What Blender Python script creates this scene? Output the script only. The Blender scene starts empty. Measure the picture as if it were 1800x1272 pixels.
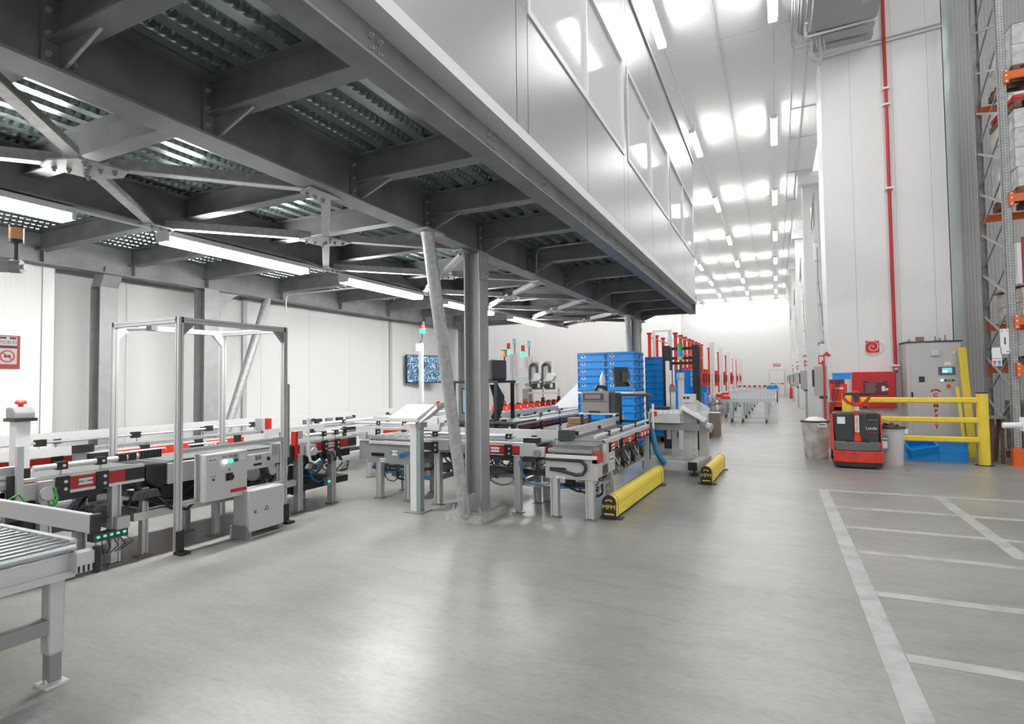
import bpy, math, random
from mathutils import Vector, Matrix
random.seed(7)
R = math.radians
scene = bpy.context.scene
COL = scene.collection

# ---------------------------------------------------------------- camera
cam_d = bpy.data.cameras.new('camera'); cam = bpy.data.objects.new('camera', cam_d); COL.objects.link(cam)
cam_d.sensor_width = 36.0; cam_d.sensor_fit = 'HORIZONTAL'; cam_d.lens = 972.0/1800*36; cam_d.clip_end = 200; cam_d.clip_start = .05
YAW, PIT, ROL = R(25.55), R(2.03), R(-.65)
fw = Vector((-math.sin(YAW)*math.cos(PIT), math.cos(YAW)*math.cos(PIT), math.sin(PIT)))
rt = Vector((math.cos(YAW), math.sin(YAW), 0)); up = rt.cross(fw)
rt2 = rt*math.cos(ROL)+up*math.sin(ROL); up2 = up*math.cos(ROL)-rt*math.sin(ROL)
M = Matrix((rt2, up2, -fw)).transposed().to_4x4(); M.translation = (0, 0, 1.5); cam.matrix_world = M
scene.camera = cam
# ---------------------------------------------------------------- world, exposure
w = bpy.data.worlds.new('world'); scene.world = w; w.use_nodes = True
w.node_tree.nodes['Background'].inputs[0].default_value = (1, 1, 1, 1)
w.node_tree.nodes['Background'].inputs[1].default_value = 0.85      # the brightly lit rest of the hall behind the camera
vs = scene.view_settings; vs.view_transform = 'Standard'; vs.look = 'None'; vs.gamma = 1; vs.use_curve_mapping = False
vs.exposure = 0.38
TUBE_W = 52.0        # emission of the high ceiling tubes
TUBE_M = 78.0        # emission of the tubes under the mezzanine
try:
    scene.cycles.use_denoising = True; scene.cycles.max_bounces = 5; scene.cycles.diffuse_bounces = 3; scene.cycles.glossy_bounces = 2; scene.cycles.transparent_max_bounces = 5; scene.cycles.transmission_bounces = 2
    scene.cycles.use_adaptive_sampling = True; scene.cycles.adaptive_threshold = .08; scene.cycles.adaptive_min_samples = 20; scene.cycles.use_light_tree = False
    scene.cycles.sample_clamp_indirect = 6; scene.cycles.caustics_reflective = False; scene.cycles.caustics_refractive = False
except Exception: pass

# ---------------------------------------------------------------- materials
MATS = {}
def mat(name, col=(.8,.8,.8), rough=.5, metal=0., emit=None, es=1., alpha=None, noise=None, bump=None, ribs=None, trans=None, coat=0., spec=None):
    """noise=(scale, amount, detail): value variation; bump=(scale,strength); ribs=(axis, freq, strength): fine vertical profiling"""
    if name in MATS: return MATS[name]
    m = bpy.data.materials.new(name); m.use_nodes = True; MATS[name] = m
    nt = m.node_tree; b = nt.nodes['Principled BSDF']
    b.inputs['Base Color'].default_value = (*col, 1); b.inputs['Roughness'].default_value = rough; b.inputs['Metallic'].default_value = metal
    if spec is not None: b.inputs['Specular IOR Level'].default_value = spec
    if coat: b.inputs['Coat Weight'].default_value = coat; b.inputs['Coat Roughness'].default_value = .1
    if emit: b.inputs['Emission Color'].default_value = (*emit, 1); b.inputs['Emission Strength'].default_value = es
    if trans: b.inputs['Transmission Weight'].default_value = trans
    if alpha is not None: b.inputs['Alpha'].default_value = alpha
    if emit and not name.startswith('tube'): m.cycles.emission_sampling = 'NONE'
    tc = None
    def coord():
        nonlocal tc
        if tc is None: tc = nt.nodes.new('ShaderNodeTexCoord')
        return tc.outputs['Object']
    if noise:
        n = nt.nodes.new('ShaderNodeTexNoise'); n.inputs['Scale'].default_value = noise[0]; n.inputs['Detail'].default_value = noise[2] if len(noise) > 2 else 4
        nt.links.new(coord(), n.inputs['Vector'])
        mr = nt.nodes.new('ShaderNodeMapRange'); mr.inputs[1].default_value = .3; mr.inputs[2].default_value = .7
        mr.inputs[3].default_value = 1-noise[1]; mr.inputs[4].default_value = 1+noise[1]
        nt.links.new(n.outputs['Fac'], mr.inputs[0])
        mx = nt.nodes.new('ShaderNodeVectorMath'); mx.operation = 'SCALE'; mx.inputs[0].default_value = col
        nt.links.new(mr.outputs[0], mx.inputs['Scale']); nt.links.new(mx.outputs[0], b.inputs['Base Color'])
    h = None
    if bump:
        n = nt.nodes.new('ShaderNodeTexNoise'); n.inputs['Scale'].default_value = bump[0]; n.inputs['Detail'].default_value = 3
        nt.links.new(coord(), n.inputs['Vector']); h = (n.outputs['Fac'], bump[1])
    if ribs:
        wv = nt.nodes.new('ShaderNodeTexWave'); wv.wave_type = 'BANDS'; wv.bands_direction = ribs[0]
        wv.inputs['Scale'].default_value = ribs[1]; nt.links.new(coord(), wv.inputs['Vector']); h = (wv.outputs['Fac'], ribs[2])
    if h:
        bp = nt.nodes.new('ShaderNodeBump'); bp.inputs['Strength'].default_value = h[1]; bp.inputs['Distance'].default_value = .01
        nt.links.new(h[0], bp.inputs['Height']); nt.links.new(bp.outputs[0], b.inputs['Normal'])
    return m

white_x = mat('white_panel_x', (.80,.80,.795), .42, ribs=('Y', 6.5, .16))
white_y = mat('white_panel_y', (.80,.80,.795), .42, ribs=('X', 6.5, .16))
white = mat('white_paint', (.82,.82,.82), .4)
ceil_m = mat('ceiling_white', (.90,.905,.905), .5)
grey_wall = mat('grey_profiled', (.52,.52,.52), .45, ribs=('X', 5.0, .5))
steel = mat('galvanised_steel', (.235,.245,.25), .5, .35, noise=(3.5, .18, 5))
steel_l = mat('galvanised_bright', (.42,.43,.43), .45, .3, noise=(22, .17, 4))
steel_col = mat('galvanised_column', (.36,.37,.37), .5, .3, noise=(7, .07, 4))
deck_m = mat('galvanised_deck', (.52,.60,.60), .26, .85, noise=(2, .12, 3))
facade_m = mat('facade_metal', (.50,.50,.505), .30, .55)
facade_w = mat('facade_white_trim', (.78,.78,.78), .4)
glass = mat('office_glass', (.90,.92,.915), .06, 0, alpha=.70)  # reflection of the bright ceiling is put into the whitish, half-opaque colour
alu = mat('aluminium', (.58,.585,.59), .38, .4)
alu_l = mat('aluminium_light', (.72,.725,.73), .35, .25)
alu_d = mat('aluminium_dark', (.30,.305,.31), .4, .5)
chrome = mat('roller_zinc', (.62,.66,.68), .22, .85)
red = mat('red_panel', (.48,.02,.015), .35)
red_o = mat('red_orange', (.72,.035,.012), .4)
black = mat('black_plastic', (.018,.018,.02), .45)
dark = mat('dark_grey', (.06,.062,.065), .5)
mid = mat('mid_grey', (.25,.25,.255), .5)
lgrey = mat('light_grey_enclosure', (.55,.55,.55), .45)
lgrey2 = mat('pale_grey_machine', (.48,.48,.47), .45)
blue = mat('blue_crate', (.004,.30,.84), .38)
blue_d = mat('blue_crate_deep', (.004,.09,.34), .42)
blue_c = mat('blue_hose', (.02,.16,.42), .5)
yellow = mat('yellow_paint', (.80,.60,.05), .42, noise=(6,.05,3))
yellow_p = mat('yellow_bollard', (.80,.63,.08), .45)
orange = mat('orange_beam', (.70,.13,.02), .42)
rackst = mat('rack_steel', (.34,.35,.35), .45, .35, noise=(12,.1,2))
paper = mat('white_label', (.82,.82,.82), .6)
ink = mat('black_ink', (.02,.02,.02), .6)
greenm = mat('green_cable', (.05,.40,.06), .5)
card = mat('cardboard', (.30,.20,.125), .8)
wood = mat('pallet_wood', (.17,.10,.055), .8, noise=(12,.3,4))
film = mat('stretch_film', (.58,.58,.585), .22, noise=(7,.25,6), bump=(9,.5))
boxg = mat('box_print_grey', (.42,.41,.40), .6)
belt = mat('grey_belt', (.16,.175,.17), .5)
tube_hi = mat('tube_high', (1,1,1), .5, emit=(1,.99,.97), es=TUBE_W)
tube_lo = mat('tube_low', (1,1,1), .5, emit=(1,.99,.96), es=TUBE_M)
led_g = mat('lamp_green', (.02,.5,.15), .4, emit=(.05,1,.35), es=1.6)
led_w = mat('lamp_white', (.9,.95,1), .4, emit=(.85,.93,1), es=3)
led_r = mat('lamp_red', (.7,.05,.04), .4)
amber = mat('lamp_amber', (.62,.33,.12), .3)
clear = mat('clear_plastic', (.9,.92,.93), .08, alpha=.35)
redbox = mat('red_hose_box', (.55,.015,.02), .4)
maroon = mat('maroon_panel', (.14,.02,.025), .35)

# ---------------------------------------------------------------- mesh helpers
ORG = {}
class MB:
    def __init__(s): s.v = []; s.f = []
    def box(s, x0, x1, y0, y1, z0, z1):
        n = len(s.v)
        s.v += [(x0,y0,z0),(x1,y0,z0),(x1,y1,z0),(x0,y1,z0),(x0,y0,z1),(x1,y0,z1),(x1,y1,z1),(x0,y1,z1)]
        s.f += [tuple(n+i for i in q) for q in ((0,3,2,1),(4,5,6,7),(0,1,5,4),(1,2,6,5),(2,3,7,6),(3,0,4,7))]
        return s
    def cbox(s, c, d, rz=0, rx=0, ry=0):
        n = len(s.v); m = Matrix.Rotation(rz,3,'Z') @ Matrix.Rotation(ry,3,'Y') @ Matrix.Rotation(rx,3,'X')
        for k in ((-1,-1,-1),(1,-1,-1),(1,1,-1),(-1,1,-1),(-1,-1,1),(1,-1,1),(1,1,1),(-1,1,1)):
            p = m @ Vector((k[0]*d[0]/2, k[1]*d[1]/2, k[2]*d[2]/2)); s.v.append((c[0]+p.x, c[1]+p.y, c[2]+p.z))
        s.f += [tuple(n+i for i in q) for q in ((0,3,2,1),(4,5,6,7),(0,1,5,4),(1,2,6,5),(2,3,7,6),(3,0,4,7))]
        return s
    def bar(s, p0, p1, wd, ht, upv=(0,0,1)):
        a, b = Vector(p0), Vector(p1); d = (b-a).normalized(); u = Vector(upv)
        if abs(d.dot(u)) > .98: u = Vector((0,1,0))
        x = d.cross(u).normalized(); z = x.cross(d).normalized(); n = len(s.v)
        for q in (a, b):
            for i, j in ((-1,-1),(1,-1),(1,1),(-1,1)):
                s.v.append(tuple(q + x*(i*wd/2) + z*(j*ht/2)))
        s.f += [tuple(n+i for i in q) for q in ((0,1,2,3),(7,6,5,4),(0,4,5,1),(1,5,6,2),(2,6,7,3),(3,7,4,0))]
        return s
    def cyl(s, p0, p1, r, n=12, r2=None, cap=True):
        a, b = Vector(p0), Vector(p1); d = (b-a).normalized(); u = Vector((0,0,1)) if abs(d.z) < .9 else Vector((1,0,0))
        x = d.cross(u).normalized(); y = d.cross(x); k = len(s.v); r2 = r if r2 is None else r2
        for q, rr in ((a, r), (b, r2)):
            for i in range(n):
                t = 2*math.pi*i/n; s.v.append(tuple(q + x*(rr*math.cos(t)) + y*(rr*math.sin(t))))
        for i in range(n):
            j = (i+1) % n; s.f.append((k+i, k+n+i, k+n+j, k+j))
        if cap: s.f.append(tuple(k+i for i in range(n))); s.f.append(tuple(k+2*n-1-i for i in range(n)))
        return s
    def tube(s, pts, r, n=6):
        pts = [Vector(p) for p in pts]; k = len(s.v); prev = None
        for i, p in enumerate(pts):
            d = (pts[min(i+1, len(pts)-1)] - pts[max(i-1, 0)]).normalized()
            if prev is None:
                u = Vector((0,0,1)) if abs(d.z) < .9 else Vector((1,0,0)); x = d.cross(u).normalized()
            else:
                x = (prev - d*prev.dot(d)).normalized()
            prev = x; y = d.cross(x)
            for j in range(n):
                t = 2*math.pi*j/n; s.v.append(tuple(p + x*(r*math.cos(t)) + y*(r*math.sin(t))))
        for i in range(len(pts)-1):
            for j in range(n):
                a = k+i*n+j; b = k+i*n+(j+1) % n; s.f.append((a, a+n, b+n, b))
        s.f.append(tuple(k+i for i in range(n))); s.f.append(tuple(k+len(pts)*n-1-i for i in range(n)))
        return s
    def prism(s, poly, vec):
        n = len(poly); k = len(s.v); v = Vector(vec)
        s.v += [tuple(p) for p in poly] + [tuple(Vector(p)+v) for p in poly]
        s.f.append(tuple(k+i for i in range(n))[::-1]); s.f.append(tuple(k+n+i for i in range(n)))
        for i in range(n):
            j = (i+1) % n; s.f.append((k+i, k+j, k+n+j, k+n+i))
        return s
    def lathe(s, c, prof, n=20):
        k = len(s.v); m = len(prof)
        for r, z in prof:
            for i in range(n):
                t = 2*math.pi*i/n; s.v.append((c[0]+r*math.cos(t), c[1]+r*math.sin(t), c[2]+z))
        for j in range(m-1):
            for i in range(n):
                a = k+j*n+i; b = k+j*n+(i+1) % n; s.f.append((a, b, b+n, a+n))
        s.f.append(tuple(k+i for i in range(n))[::-1]); s.f.append(tuple(k+(m-1)*n+i for i in range(n)))
        return s
    def quad(s, a, b, c, d):
        n = len(s.v); s.v += [tuple(a), tuple(b), tuple(c), tuple(d)]; s.f.append((n, n+1, n+2, n+3)); return s
    def ibeam(s, a, b, h, wd, tf=.015, tw=.01):
        """I section between a and b (points at the bottom of the section)"""
        s.bar(Vector(a)+Vector((0,0,tf/2)), Vector(b)+Vector((0,0,tf/2)), wd, tf)
        s.bar(Vector(a)+Vector((0,0,h-tf/2)), Vector(b)+Vector((0,0,h-tf/2)), wd, tf)
        s.bar(Vector(a)+Vector((0,0,h/2)), Vector(b)+Vector((0,0,h/2)), tw, h-2*tf)
        return s
    def mesh(s, name, m, o=(0,0,0), smooth=False, bevel=0):
        me = bpy.data.meshes.new(name)
        me.from_pydata([(p[0]-o[0], p[1]-o[1], p[2]-o[2]) for p in s.v], [], s.f); me.update()
        if m: me.materials.append(m)
        if smooth:
            me.shade_smooth() if hasattr(me, 'shade_smooth') else None
            try: me.set_sharp_from_angle(angle=R(35))
            except Exception: pass
        return me
def link(me, name, parent=None, loc=(0,0,0), rz=0):
    o = bpy.data.objects.new(name, me); COL.objects.link(o); o.location = loc; o.rotation_euler.z = rz
    if parent is not None: o.parent = parent; ORG[o.name] = ORG.get(parent.name, (0,0,0))
    return o
def build(mb, name, m, parent=None, smooth=False, bevel=0):
    o = link(mb.mesh(name, m, ORG.get(parent.name, (0,0,0)) if parent else (0,0,0), smooth), name, parent)
    if bevel:
        bv = o.modifiers.new('bevel', 'BEVEL'); bv.width = bevel; bv.segments = 2; bv.limit_method = 'ANGLE'
    return o
def tag(o, label=None, cat=None, group=None, kind=None):
    if label: o['label'] = label
    if cat: o['category'] = cat
    if group: o['group'] = group
    if kind: o['kind'] = kind
    return o
def thing(name, label, cat, loc, group=None):
    o = bpy.data.objects.new(name, None); COL.objects.link(o); o.location = loc; o.empty_display_size = .1
    ORG[o.name] = tuple(loc); return tag(o, label, cat, group)
def single(mb, name, m, label, cat, loc, group=None, smooth=False, bevel=0):
    """a thing that is one mesh, origin at its base"""
    o = link(mb.mesh(name, m, loc, smooth), name, None, loc); ORG[o.name] = tuple(loc)
    if bevel:
        bv = o.modifiers.new('bevel', 'BEVEL'); bv.width = bevel; bv.segments = 2; bv.limit_method = 'ANGLE'
    return tag(o, label, cat, group)
def struct(mb, name, m, parent=None, smooth=False):
    o = build(mb, name, m, parent, smooth)
    if parent is None: o['kind'] = 'structure'
    return o
def copy_tree(o, parent=None, loc=None, rz=None):
    c = o.copy(); COL.objects.link(c); c.parent = parent
    if loc is not None: c.location = loc; ORG[c.name] = tuple(loc)
    if rz is not None: c.rotation_euler.z = rz
    for ch in o.children: copy_tree(ch, c)
    return c
def text(s, name, m, parent, loc, size, rot, align='CENTER', ext=.0015, bold=0):
    """flat lettering as mesh; rot = euler"""
    cu = bpy.data.curves.new(name, 'FONT'); cu.body = s; cu.size = size; cu.align_x = align; cu.align_y = 'CENTER'; cu.extrude = ext; cu.resolution_u = 2; cu.offset = bold
    t = bpy.data.objects.new(name+'_tmp', cu); COL.objects.link(t)
    me = bpy.data.meshes.new_from_object(t.evaluated_get(bpy.context.evaluated_depsgraph_get()))
    bpy.data.objects.remove(t); bpy.data.curves.remove(cu)
    me.materials.clear(); me.materials.append(m); me.name = name
    o = ORG.get(parent.name, (0,0,0)) if parent else (0,0,0)
    ob = link(me, name, parent, (loc[0]-o[0], loc[1]-o[1], loc[2]-o[2])); ob.rotation_euler = rot
    return ob
def clutter(t, A, u0, u1, v0, v1, z0, z1, n, seed):
    """cables and small drive parts slung under a conveyor"""
    rnd = random.Random(seed)
    for k in range(n):
        u = rnd.uniform(u0, u1-.25); v = rnd.uniform(v0, v1); z = rnd.uniform(z0+.1, z1); l = rnd.uniform(.25, .6); sg_ = rnd.uniform(.04, .16)
        pts = [A.p(min(u+l*q/6, u1), v+rnd.uniform(-.015,.015), max(.02, z-sg_*4*(q/6)*(1-q/6))) for q in range(7)]
        build(MB().tube(pts, rnd.choice((.007,.009,.013)), 6), 'cable', rnd.choice((black, black, black, dark, dark, mid, mid, blue_c)), t, smooth=True)
    for k in range(n//3):
        u = rnd.uniform(u0, u1-.12); v = rnd.uniform(v0, v1-.06); z = rnd.uniform(z0, z1-.08)
        mb = MB(); A.b(mb, u, u+rnd.uniform(.06,.14), v, v+rnd.uniform(.04,.08), z, z+rnd.uniform(.05,.10)); build(mb, 'drive_part', rnd.choice((black, dark, alu_d)), t)
FX = (R(90), 0, R(90))      # lettering on a face looking towards +x
FY = (R(90), 0, 0)          # lettering on a face looking towards -y
# ================================================================ THE SHELL
CZ, YF, XL = 8.9, 56.2, -8.4
# floor: polished concrete
fm = bpy.data.materials.new('polished_concrete'); fm.use_nodes = True; nt = fm.node_tree; b = nt.nodes['Principled BSDF']
tc = nt.nodes.new('ShaderNodeTexCoord')
def noise(scale, detail, dist=0., sx=1, sy=1):
    mp = nt.nodes.new('ShaderNodeMapping'); mp.inputs['Scale'].default_value = (sx, sy, 1); nt.links.new(tc.outputs['Object'], mp.inputs['Vector'])
    n = nt.nodes.new('ShaderNodeTexNoise'); n.inputs['Scale'].default_value = scale; n.inputs['Detail'].default_value = detail
    n.inputs['Distortion'].default_value = dist; n.inputs['Roughness'].default_value = .62; nt.links.new(mp.outputs[0], n.inputs['Vector']); return n.outputs['Fac']
def ramp(fac, stops):
    r = nt.nodes.new('ShaderNodeValToRGB'); e = r.color_ramp.elements
    while len(e) < len(stops): e.new(.5)
    for k, (p, c) in enumerate(stops): e[k].position = p; e[k].color = (c, c*1.0, c*.985, 1)
    nt.links.new(fac, r.inputs[0]); return r.outputs[0]
def mixc(a, c, fac, typ='MULTIPLY'):
    m = nt.nodes.new('ShaderNodeMix'); m.data_type = 'RGBA'; m.blend_type = typ; m.inputs[0].default_value = fac
    nt.links.new(a, m.inputs[6]); nt.links.new(c, m.inputs[7]); return m.outputs[2]
c1 = ramp(noise(.40, 4, .15, 1, 1.3), [(.18, .20), (.5, .285), (.82, .36)])
c2 = ramp(noise(2.2, 7, .4, 1, 3.2), [(.12, .70), (.5, 1.0), (.88, 1.18)])
c3 = ramp(noise(17, 6, .2, 1, 2.2), [(.12, .66), (.5, 1.0), (.88, 1.2)])
c4_ = ramp(noise(60, 2), [(.16, .55), (.27, 1.0), (.9, 1.0)])
cc = mixc(mixc(mixc(c1, c2, .75), c3, .7), c4_, .5)
nt.links.new(cc, b.inputs['Base Color'])
rr = nt.nodes.new('ShaderNodeMapRange'); rr.inputs[1].default_value = .1; rr.inputs[2].default_value = .9; rr.inputs[3].default_value = .285; rr.inputs[4].default_value = .40
nt.links.new(noise(1.7, 5, 0), rr.inputs[0]); nt.links.new(rr.outputs[0], b.inputs['Roughness'])
floor = struct(MB().box(-9.5, 14, -4, YF+.5, -.2, 0), 'floor', fm)
# worn paint lines, thin real strips
lm = bpy.data.materials.new('worn_line_paint'); lm.use_nodes = True; nt = lm.node_tree; b = nt.nodes['Principled BSDF']; tc = nt.nodes.new('ShaderNodeTexCoord')
nt.links.new(ramp(noise(4.5, 9, .5), [(.32, .30), (.50, .405), (.66, .47)]), b.inputs['Base Color']); b.inputs['Roughness'].default_value = .42
def strip(x0, y0, x1, y1, wd, z=.0012):
    build(MB().bar((x0, y0, z), (x1, y1, z), wd, .0024), 'line_marking', lm, floor)
strip(.525, 1.6, .525, 8.58, .12)
strip(1.78, 5.9, 1.78, 8.6, .12, .0018)
for y in (2.65, 3.62, 4.60, 5.64, 6.52, 7.48): strip(.59, y, 3.4, y+.05, .10)
strip(.59, 8.53, 3.4, 8.66, .10)
# expansion joints of the slab
for y in (10.4, 16.5, 24): build(MB().box(-9, 3.2, y, y+.008, -.01, .0012), 'slab_joint', mat('joint_dark', (.14,.14,.14), .7), floor)

ceiling = struct(MB().box(XL-.3, 1.35, -4, YF+.3, CZ+.05, CZ+.25), 'ceiling', ceil_m)
ys = [-4, 12.65, 24.5, 36.5, 48.5, YF]
for a, c in zip(ys, ys[1:]):
    for x0, x1 in ((XL, -4.4), (-4.4, -.95), (-.95, 1.35)):
        build(MB().box(x0+.006, x1-.006, a+.008, c-.008, CZ, CZ+.05), 'ceiling_panel', ceil_m, ceiling)
# walls, each of tongue and groove sandwich panels standing proud of a backing
def panel_row(wall, m, n, mk, name='panel'):
    me = None
    for k in range(n):
        lo, hi, loc = mk(k)
        if me is None: me = MB().box(lo[0], hi[0], lo[1], hi[1], lo[2], hi[2]).mesh(name, m)
        o = link(me, name, wall, loc)
wall_l = struct(MB().box(XL-.15, XL-.04, 3.6, YF+.2, 0, CZ+.05), 'wall_left', white)
panel_row(wall_l, white_x, 46, lambda k: ((-.04, .003, 0), (0, 1.147, CZ), (XL, 3.6+1.15*k, 0)))
wall_n = struct(MB().box(-8.25, -8.0, -4, 3.64, 0, 2.95), 'wall_left_near', white)
panel_row(wall_n, white_x, 7, lambda k: ((-.04, .003, 0), (0, 1.087, 2.95), (-7.96, 3.54-1.09*(k+1), 0)))
build(MB().box(-8.4, -7.94, 3.54, 3.66, 0, 2.95), 'corner_trim', white, wall_n)
wall_f = struct(MB().box(XL-.15, 4, YF+.04, YF+.2, 0, CZ+.05), 'wall_far', white)
panel_row(wall_f, white_y, 11, lambda k: ((.003, 0, 0), (1.147, .04, CZ), (XL+1.15*k, YF, 0)))
trim1 = struct(MB().box(XL, -7.3, 6.62, 6.70, 0, 4.2) if 0 else MB().box(XL, XL+.05, 6.64, 6.72, 0, 5), 'trim_1', mat('trim_grey', (.55,.55,.55), .4))
struct(MB().box(XL, XL+.05, 10.7, 10.78, 0, 5), 'trim_2', MATS['trim_grey'])
# right: tall clad piers and the bays between them
PY = [14.1+8.55*k for k in range(5)]
wall_r = struct(MB().box(1.62, 1.8, PY[0]+.5, YF, 0, CZ+.1), 'wall_right', white)
for k in range(36):
    y0 = PY[0]+.55+1.15*k
    if y0+1.14 < YF: build(MB().box(1.57, 1.62, y0+.003, y0+1.147, 0, CZ), 'panel', white_x, wall_r)
for k, y in enumerate(PY[1:]):
    pr = build(MB().box(1.06, 1.62, y, y+1.35, 0, CZ), 'pier', white_x, wall_r)
    build(MB().box(.86, 1.62, y-.35, y+1.5, CZ-.42, CZ), 'pier_head', ceil_m, wall_r)
    build(MB().box(1.0, 1.06, y-.02, y+.06, 0, CZ), 'corner_trim', white, wall_r)
pier = struct(MB().box(1.12, 3.26, PY[0]+.05, PY[0]+.5, 0, 11), 'wall_pier_near', white)
for a, c in ((1.08, 1.618), (1.622, 2.398), (2.402, 3.018), (3.022, 3.28)):
    build(MB().box(a, c, PY[0], PY[0]+.05, 0, 11), 'panel', white_y, pier)
build(MB().box(1.05, 1.09, PY[0]-.01, PY[0]+.6, 0, 11), 'corner_trim', white, pier)
build(MB().box(1.06, 1.10, PY[0]+.5, PY[0]+1.35, 0, CZ), 'side_panel', white_x, pier)
wall_b = struct(MB().box(3.28, 12, 14.98, 15.2, 0, 11), 'wall_rack_bay', grey_wall)
for k in range(8): build(MB().box(3.35+1.08*k, 3.35+1.08*k+1.07, 14.9, 14.98, 0, 11), 'panel', grey_wall, wall_b)
# galvanised stanchion in the corner beside the pier
st = thing('corner_stanchion', 'galvanised steel stanchion in the corner between white pier and rack wall', 'column', (3.38, 14.4, 0))
build(MB().box(3.30, 3.48, 14.12, 14.14, 0, 11), 'flange', mat('stanchion_green', (.50,.55,.53), .35, .4), st)
build(MB().box(3.30, 3.48, 14.4, 14.42, 0, 11), 'flange', MATS['stanchion_green'], st)
build(MB().box(3.385, 3.395, 14.14, 14.4, 0, 11), 'web', steel_l, st)
# double door in the far wall
door = struct(MB().box(-.62, .68, YF-.10, YF-.0, 0, 2.32), 'door_1', mat('door_frame', (.62,.62,.62), .4))
for x0, x1, hx in ((-.55, .025, -.40), (.035, .61, .46)):
    lf = build(MB().box(x0, x1, YF-.14, YF-.10, .01, 2.24), 'door_leaf', white, door)
    build(MB().box(x0+.04, x1-.04, YF-.2, YF-.16, 1.02, 1.07), 'panic_bar', alu_d, lf)
    build(MB().cbox((hx, YF-.2, 1.05), (.1,.06,.14)), 'latch', mat('latch_green', (.03,.16,.07), .4), lf)
sg = thing('exit_sign', 'small red exit sign above the far double door', 'sign', (.03, YF-.03, 2.62))
build(MB().box(-.27, .33, YF-.03, YF, 2.62, 2.86), 'board', mat('sign_red', (.55,.05,.05), .5), sg)
build(MB().box(-.22, .28, YF-.034, YF-.03, 2.70, 2.78), 'print', paper, sg)

# ================================================================ MEZZANINE
mz = thing('mezzanine_platform', 'grey galvanised steel mezzanine with beams, ribbed deck and columns over the conveyors', 'mezzanine', (-3.0, 5.4, 0))
ZB, ZC, ZT = 2.955, 3.11, 3.335
YE = 14.05
XM, XMID, XLB, XE = -3.05, -5.15, -7.85, -1.82
for x, h, wd in ((XM, ZT-ZB, .2), (XMID, ZT-ZB-.02, .18), (XLB, ZT-ZB, .2)):
    mb = MB().ibeam((x, -2.5, ZB), (x, YE, ZB), h, wd, .016, .011); build(mb, 'main_beam', steel, mz)
build(MB().ibeam((XE, -2.5, ZC-.012), (XE, YE+.06, ZC-.012), ZT-ZC+.012, .16, .014, .01), 'edge_beam', steel, mz)
CY = [-1.3, -.4, .5, 1.40, 2.20, 3.47, 4.50, 5.57, 6.97, 8.43, 9.95, 11.33, 12.74, 13.97]
bolt = MB().cyl((0,0,0), (.014,0,0), .015, 8).cyl((.014,0,0), (.028,0,0), .009, 6).mesh('bolt', steel_l)
bolt_d = MB().cyl((0,0,0), (0,0,-.014), .016, 8).cyl((0,0,-.014), (0,0,-.03), .010, 6).mesh('bolt', alu_d)
def cross(y, x0, x1):
    return build(MB().ibeam((x0, y, ZC), (x1, y, ZC), ZT-ZC, .12, .011, .008), 'cross_beam', steel, mz)
for y in CY:
    cb = cross(y, XM+.01, XE-.005)
    # end plate, haunch and bolts at the main beam; bolts through the edge beam
    ep = build(MB().box(XM+.012, XM+.026, y-.075, y+.075, ZB+.016, ZT-.02), 'end_plate', steel, mz)
    build(MB().prism([(XM+.026, y-.006, ZC), (XM+.026, y-.006, ZB+.03), (XM+.06, y-.006, ZB+.03), (XM+.36, y-.006, ZC)], (0,.012,0)), 'haunch_plate', steel, mz)
    build(MB().bar((XM+.05, y, ZB+.03), (XM+.36, y, ZC-.004), .014, .008), 'haunch_flange', steel_l, mz)
    if .9 < y < 13.5:
        for z in (ZB+.09, ZB+.19, ZB+.30):
            for s in ((-1, 1) if y < 6 else (-1,)):
                link(bolt, 'bolt', ep, (XM+.026-mz.location.x, y+.052*s-mz.location.y, z))
        for z in (ZC+.075, ZC+.145):
            for s in (-1, 1): link(bolt, 'bolt', cb, (XE+.005-mz.location.x, y+.035*s-mz.location.y, z))
    cross(y, XMID+.01, XM-.01); cross(y, XLB+.01, XMID-.01)
    if y > 1: build(MB().box(XLB+.01, XLB+.09, y-.006, y+.006, ZB+.016, ZT-.02), 'stiffener', steel, mz)
build(MB().box(XLB-.1, XE+.08, YE, YE+.012, ZC, ZT), 'end_fascia', steel, mz)
# profiled deck, one sheet mesh shared by all sheets, ribs run along the hall, embossed webs
p = .175; nrib = 4; L0, L1, dy = -2.5, YE+.05, .03
prof = []          # (x, z, web?)
for k in range(nrib):
    x = k*p; prof += [(x, 0, 0), (x+.075, 0, 0), (x+.079, .012, 1), (x+.087, .034, 1), (x+.093, .058, 0), (x+.155, .058, 0), (x+.161, .034, 1), (x+.169, .012, 1)]
prof.append((nrib*p, 0, 0))
nv = len(prof); vs_, fs_ = [], []; ny = int((L1-L0)/dy)
for j in range(ny+1):
    yy = L0+j*dy; e = .0065*(1 if (j//1) % 2 else -1)
    for x, z, wv in prof: vs_.append((x + (e if wv else 0), yy + (z*.35 if wv else 0), z))
for j in range(ny):
    for i in range(nv-1): a = j*nv+i; fs_.append((a, a+nv, a+nv+1, a+1))
me = bpy.data.meshes.new('deck_sheet'); me.from_pydata(vs_, [], fs_); me.update(); me.materials.append(deck_m)
x = XE+.1-nrib*p
while x > -8.3:
    link(me, 'deck_sheet', mz, (x-mz.location.x, -mz.location.y, ZT)); x -= nrib*p
build(MB().box(XLB-.45, XE+.1, L0, L1, ZT+.062, ZT+.2), 'floor_slab', mid, mz)
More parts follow.
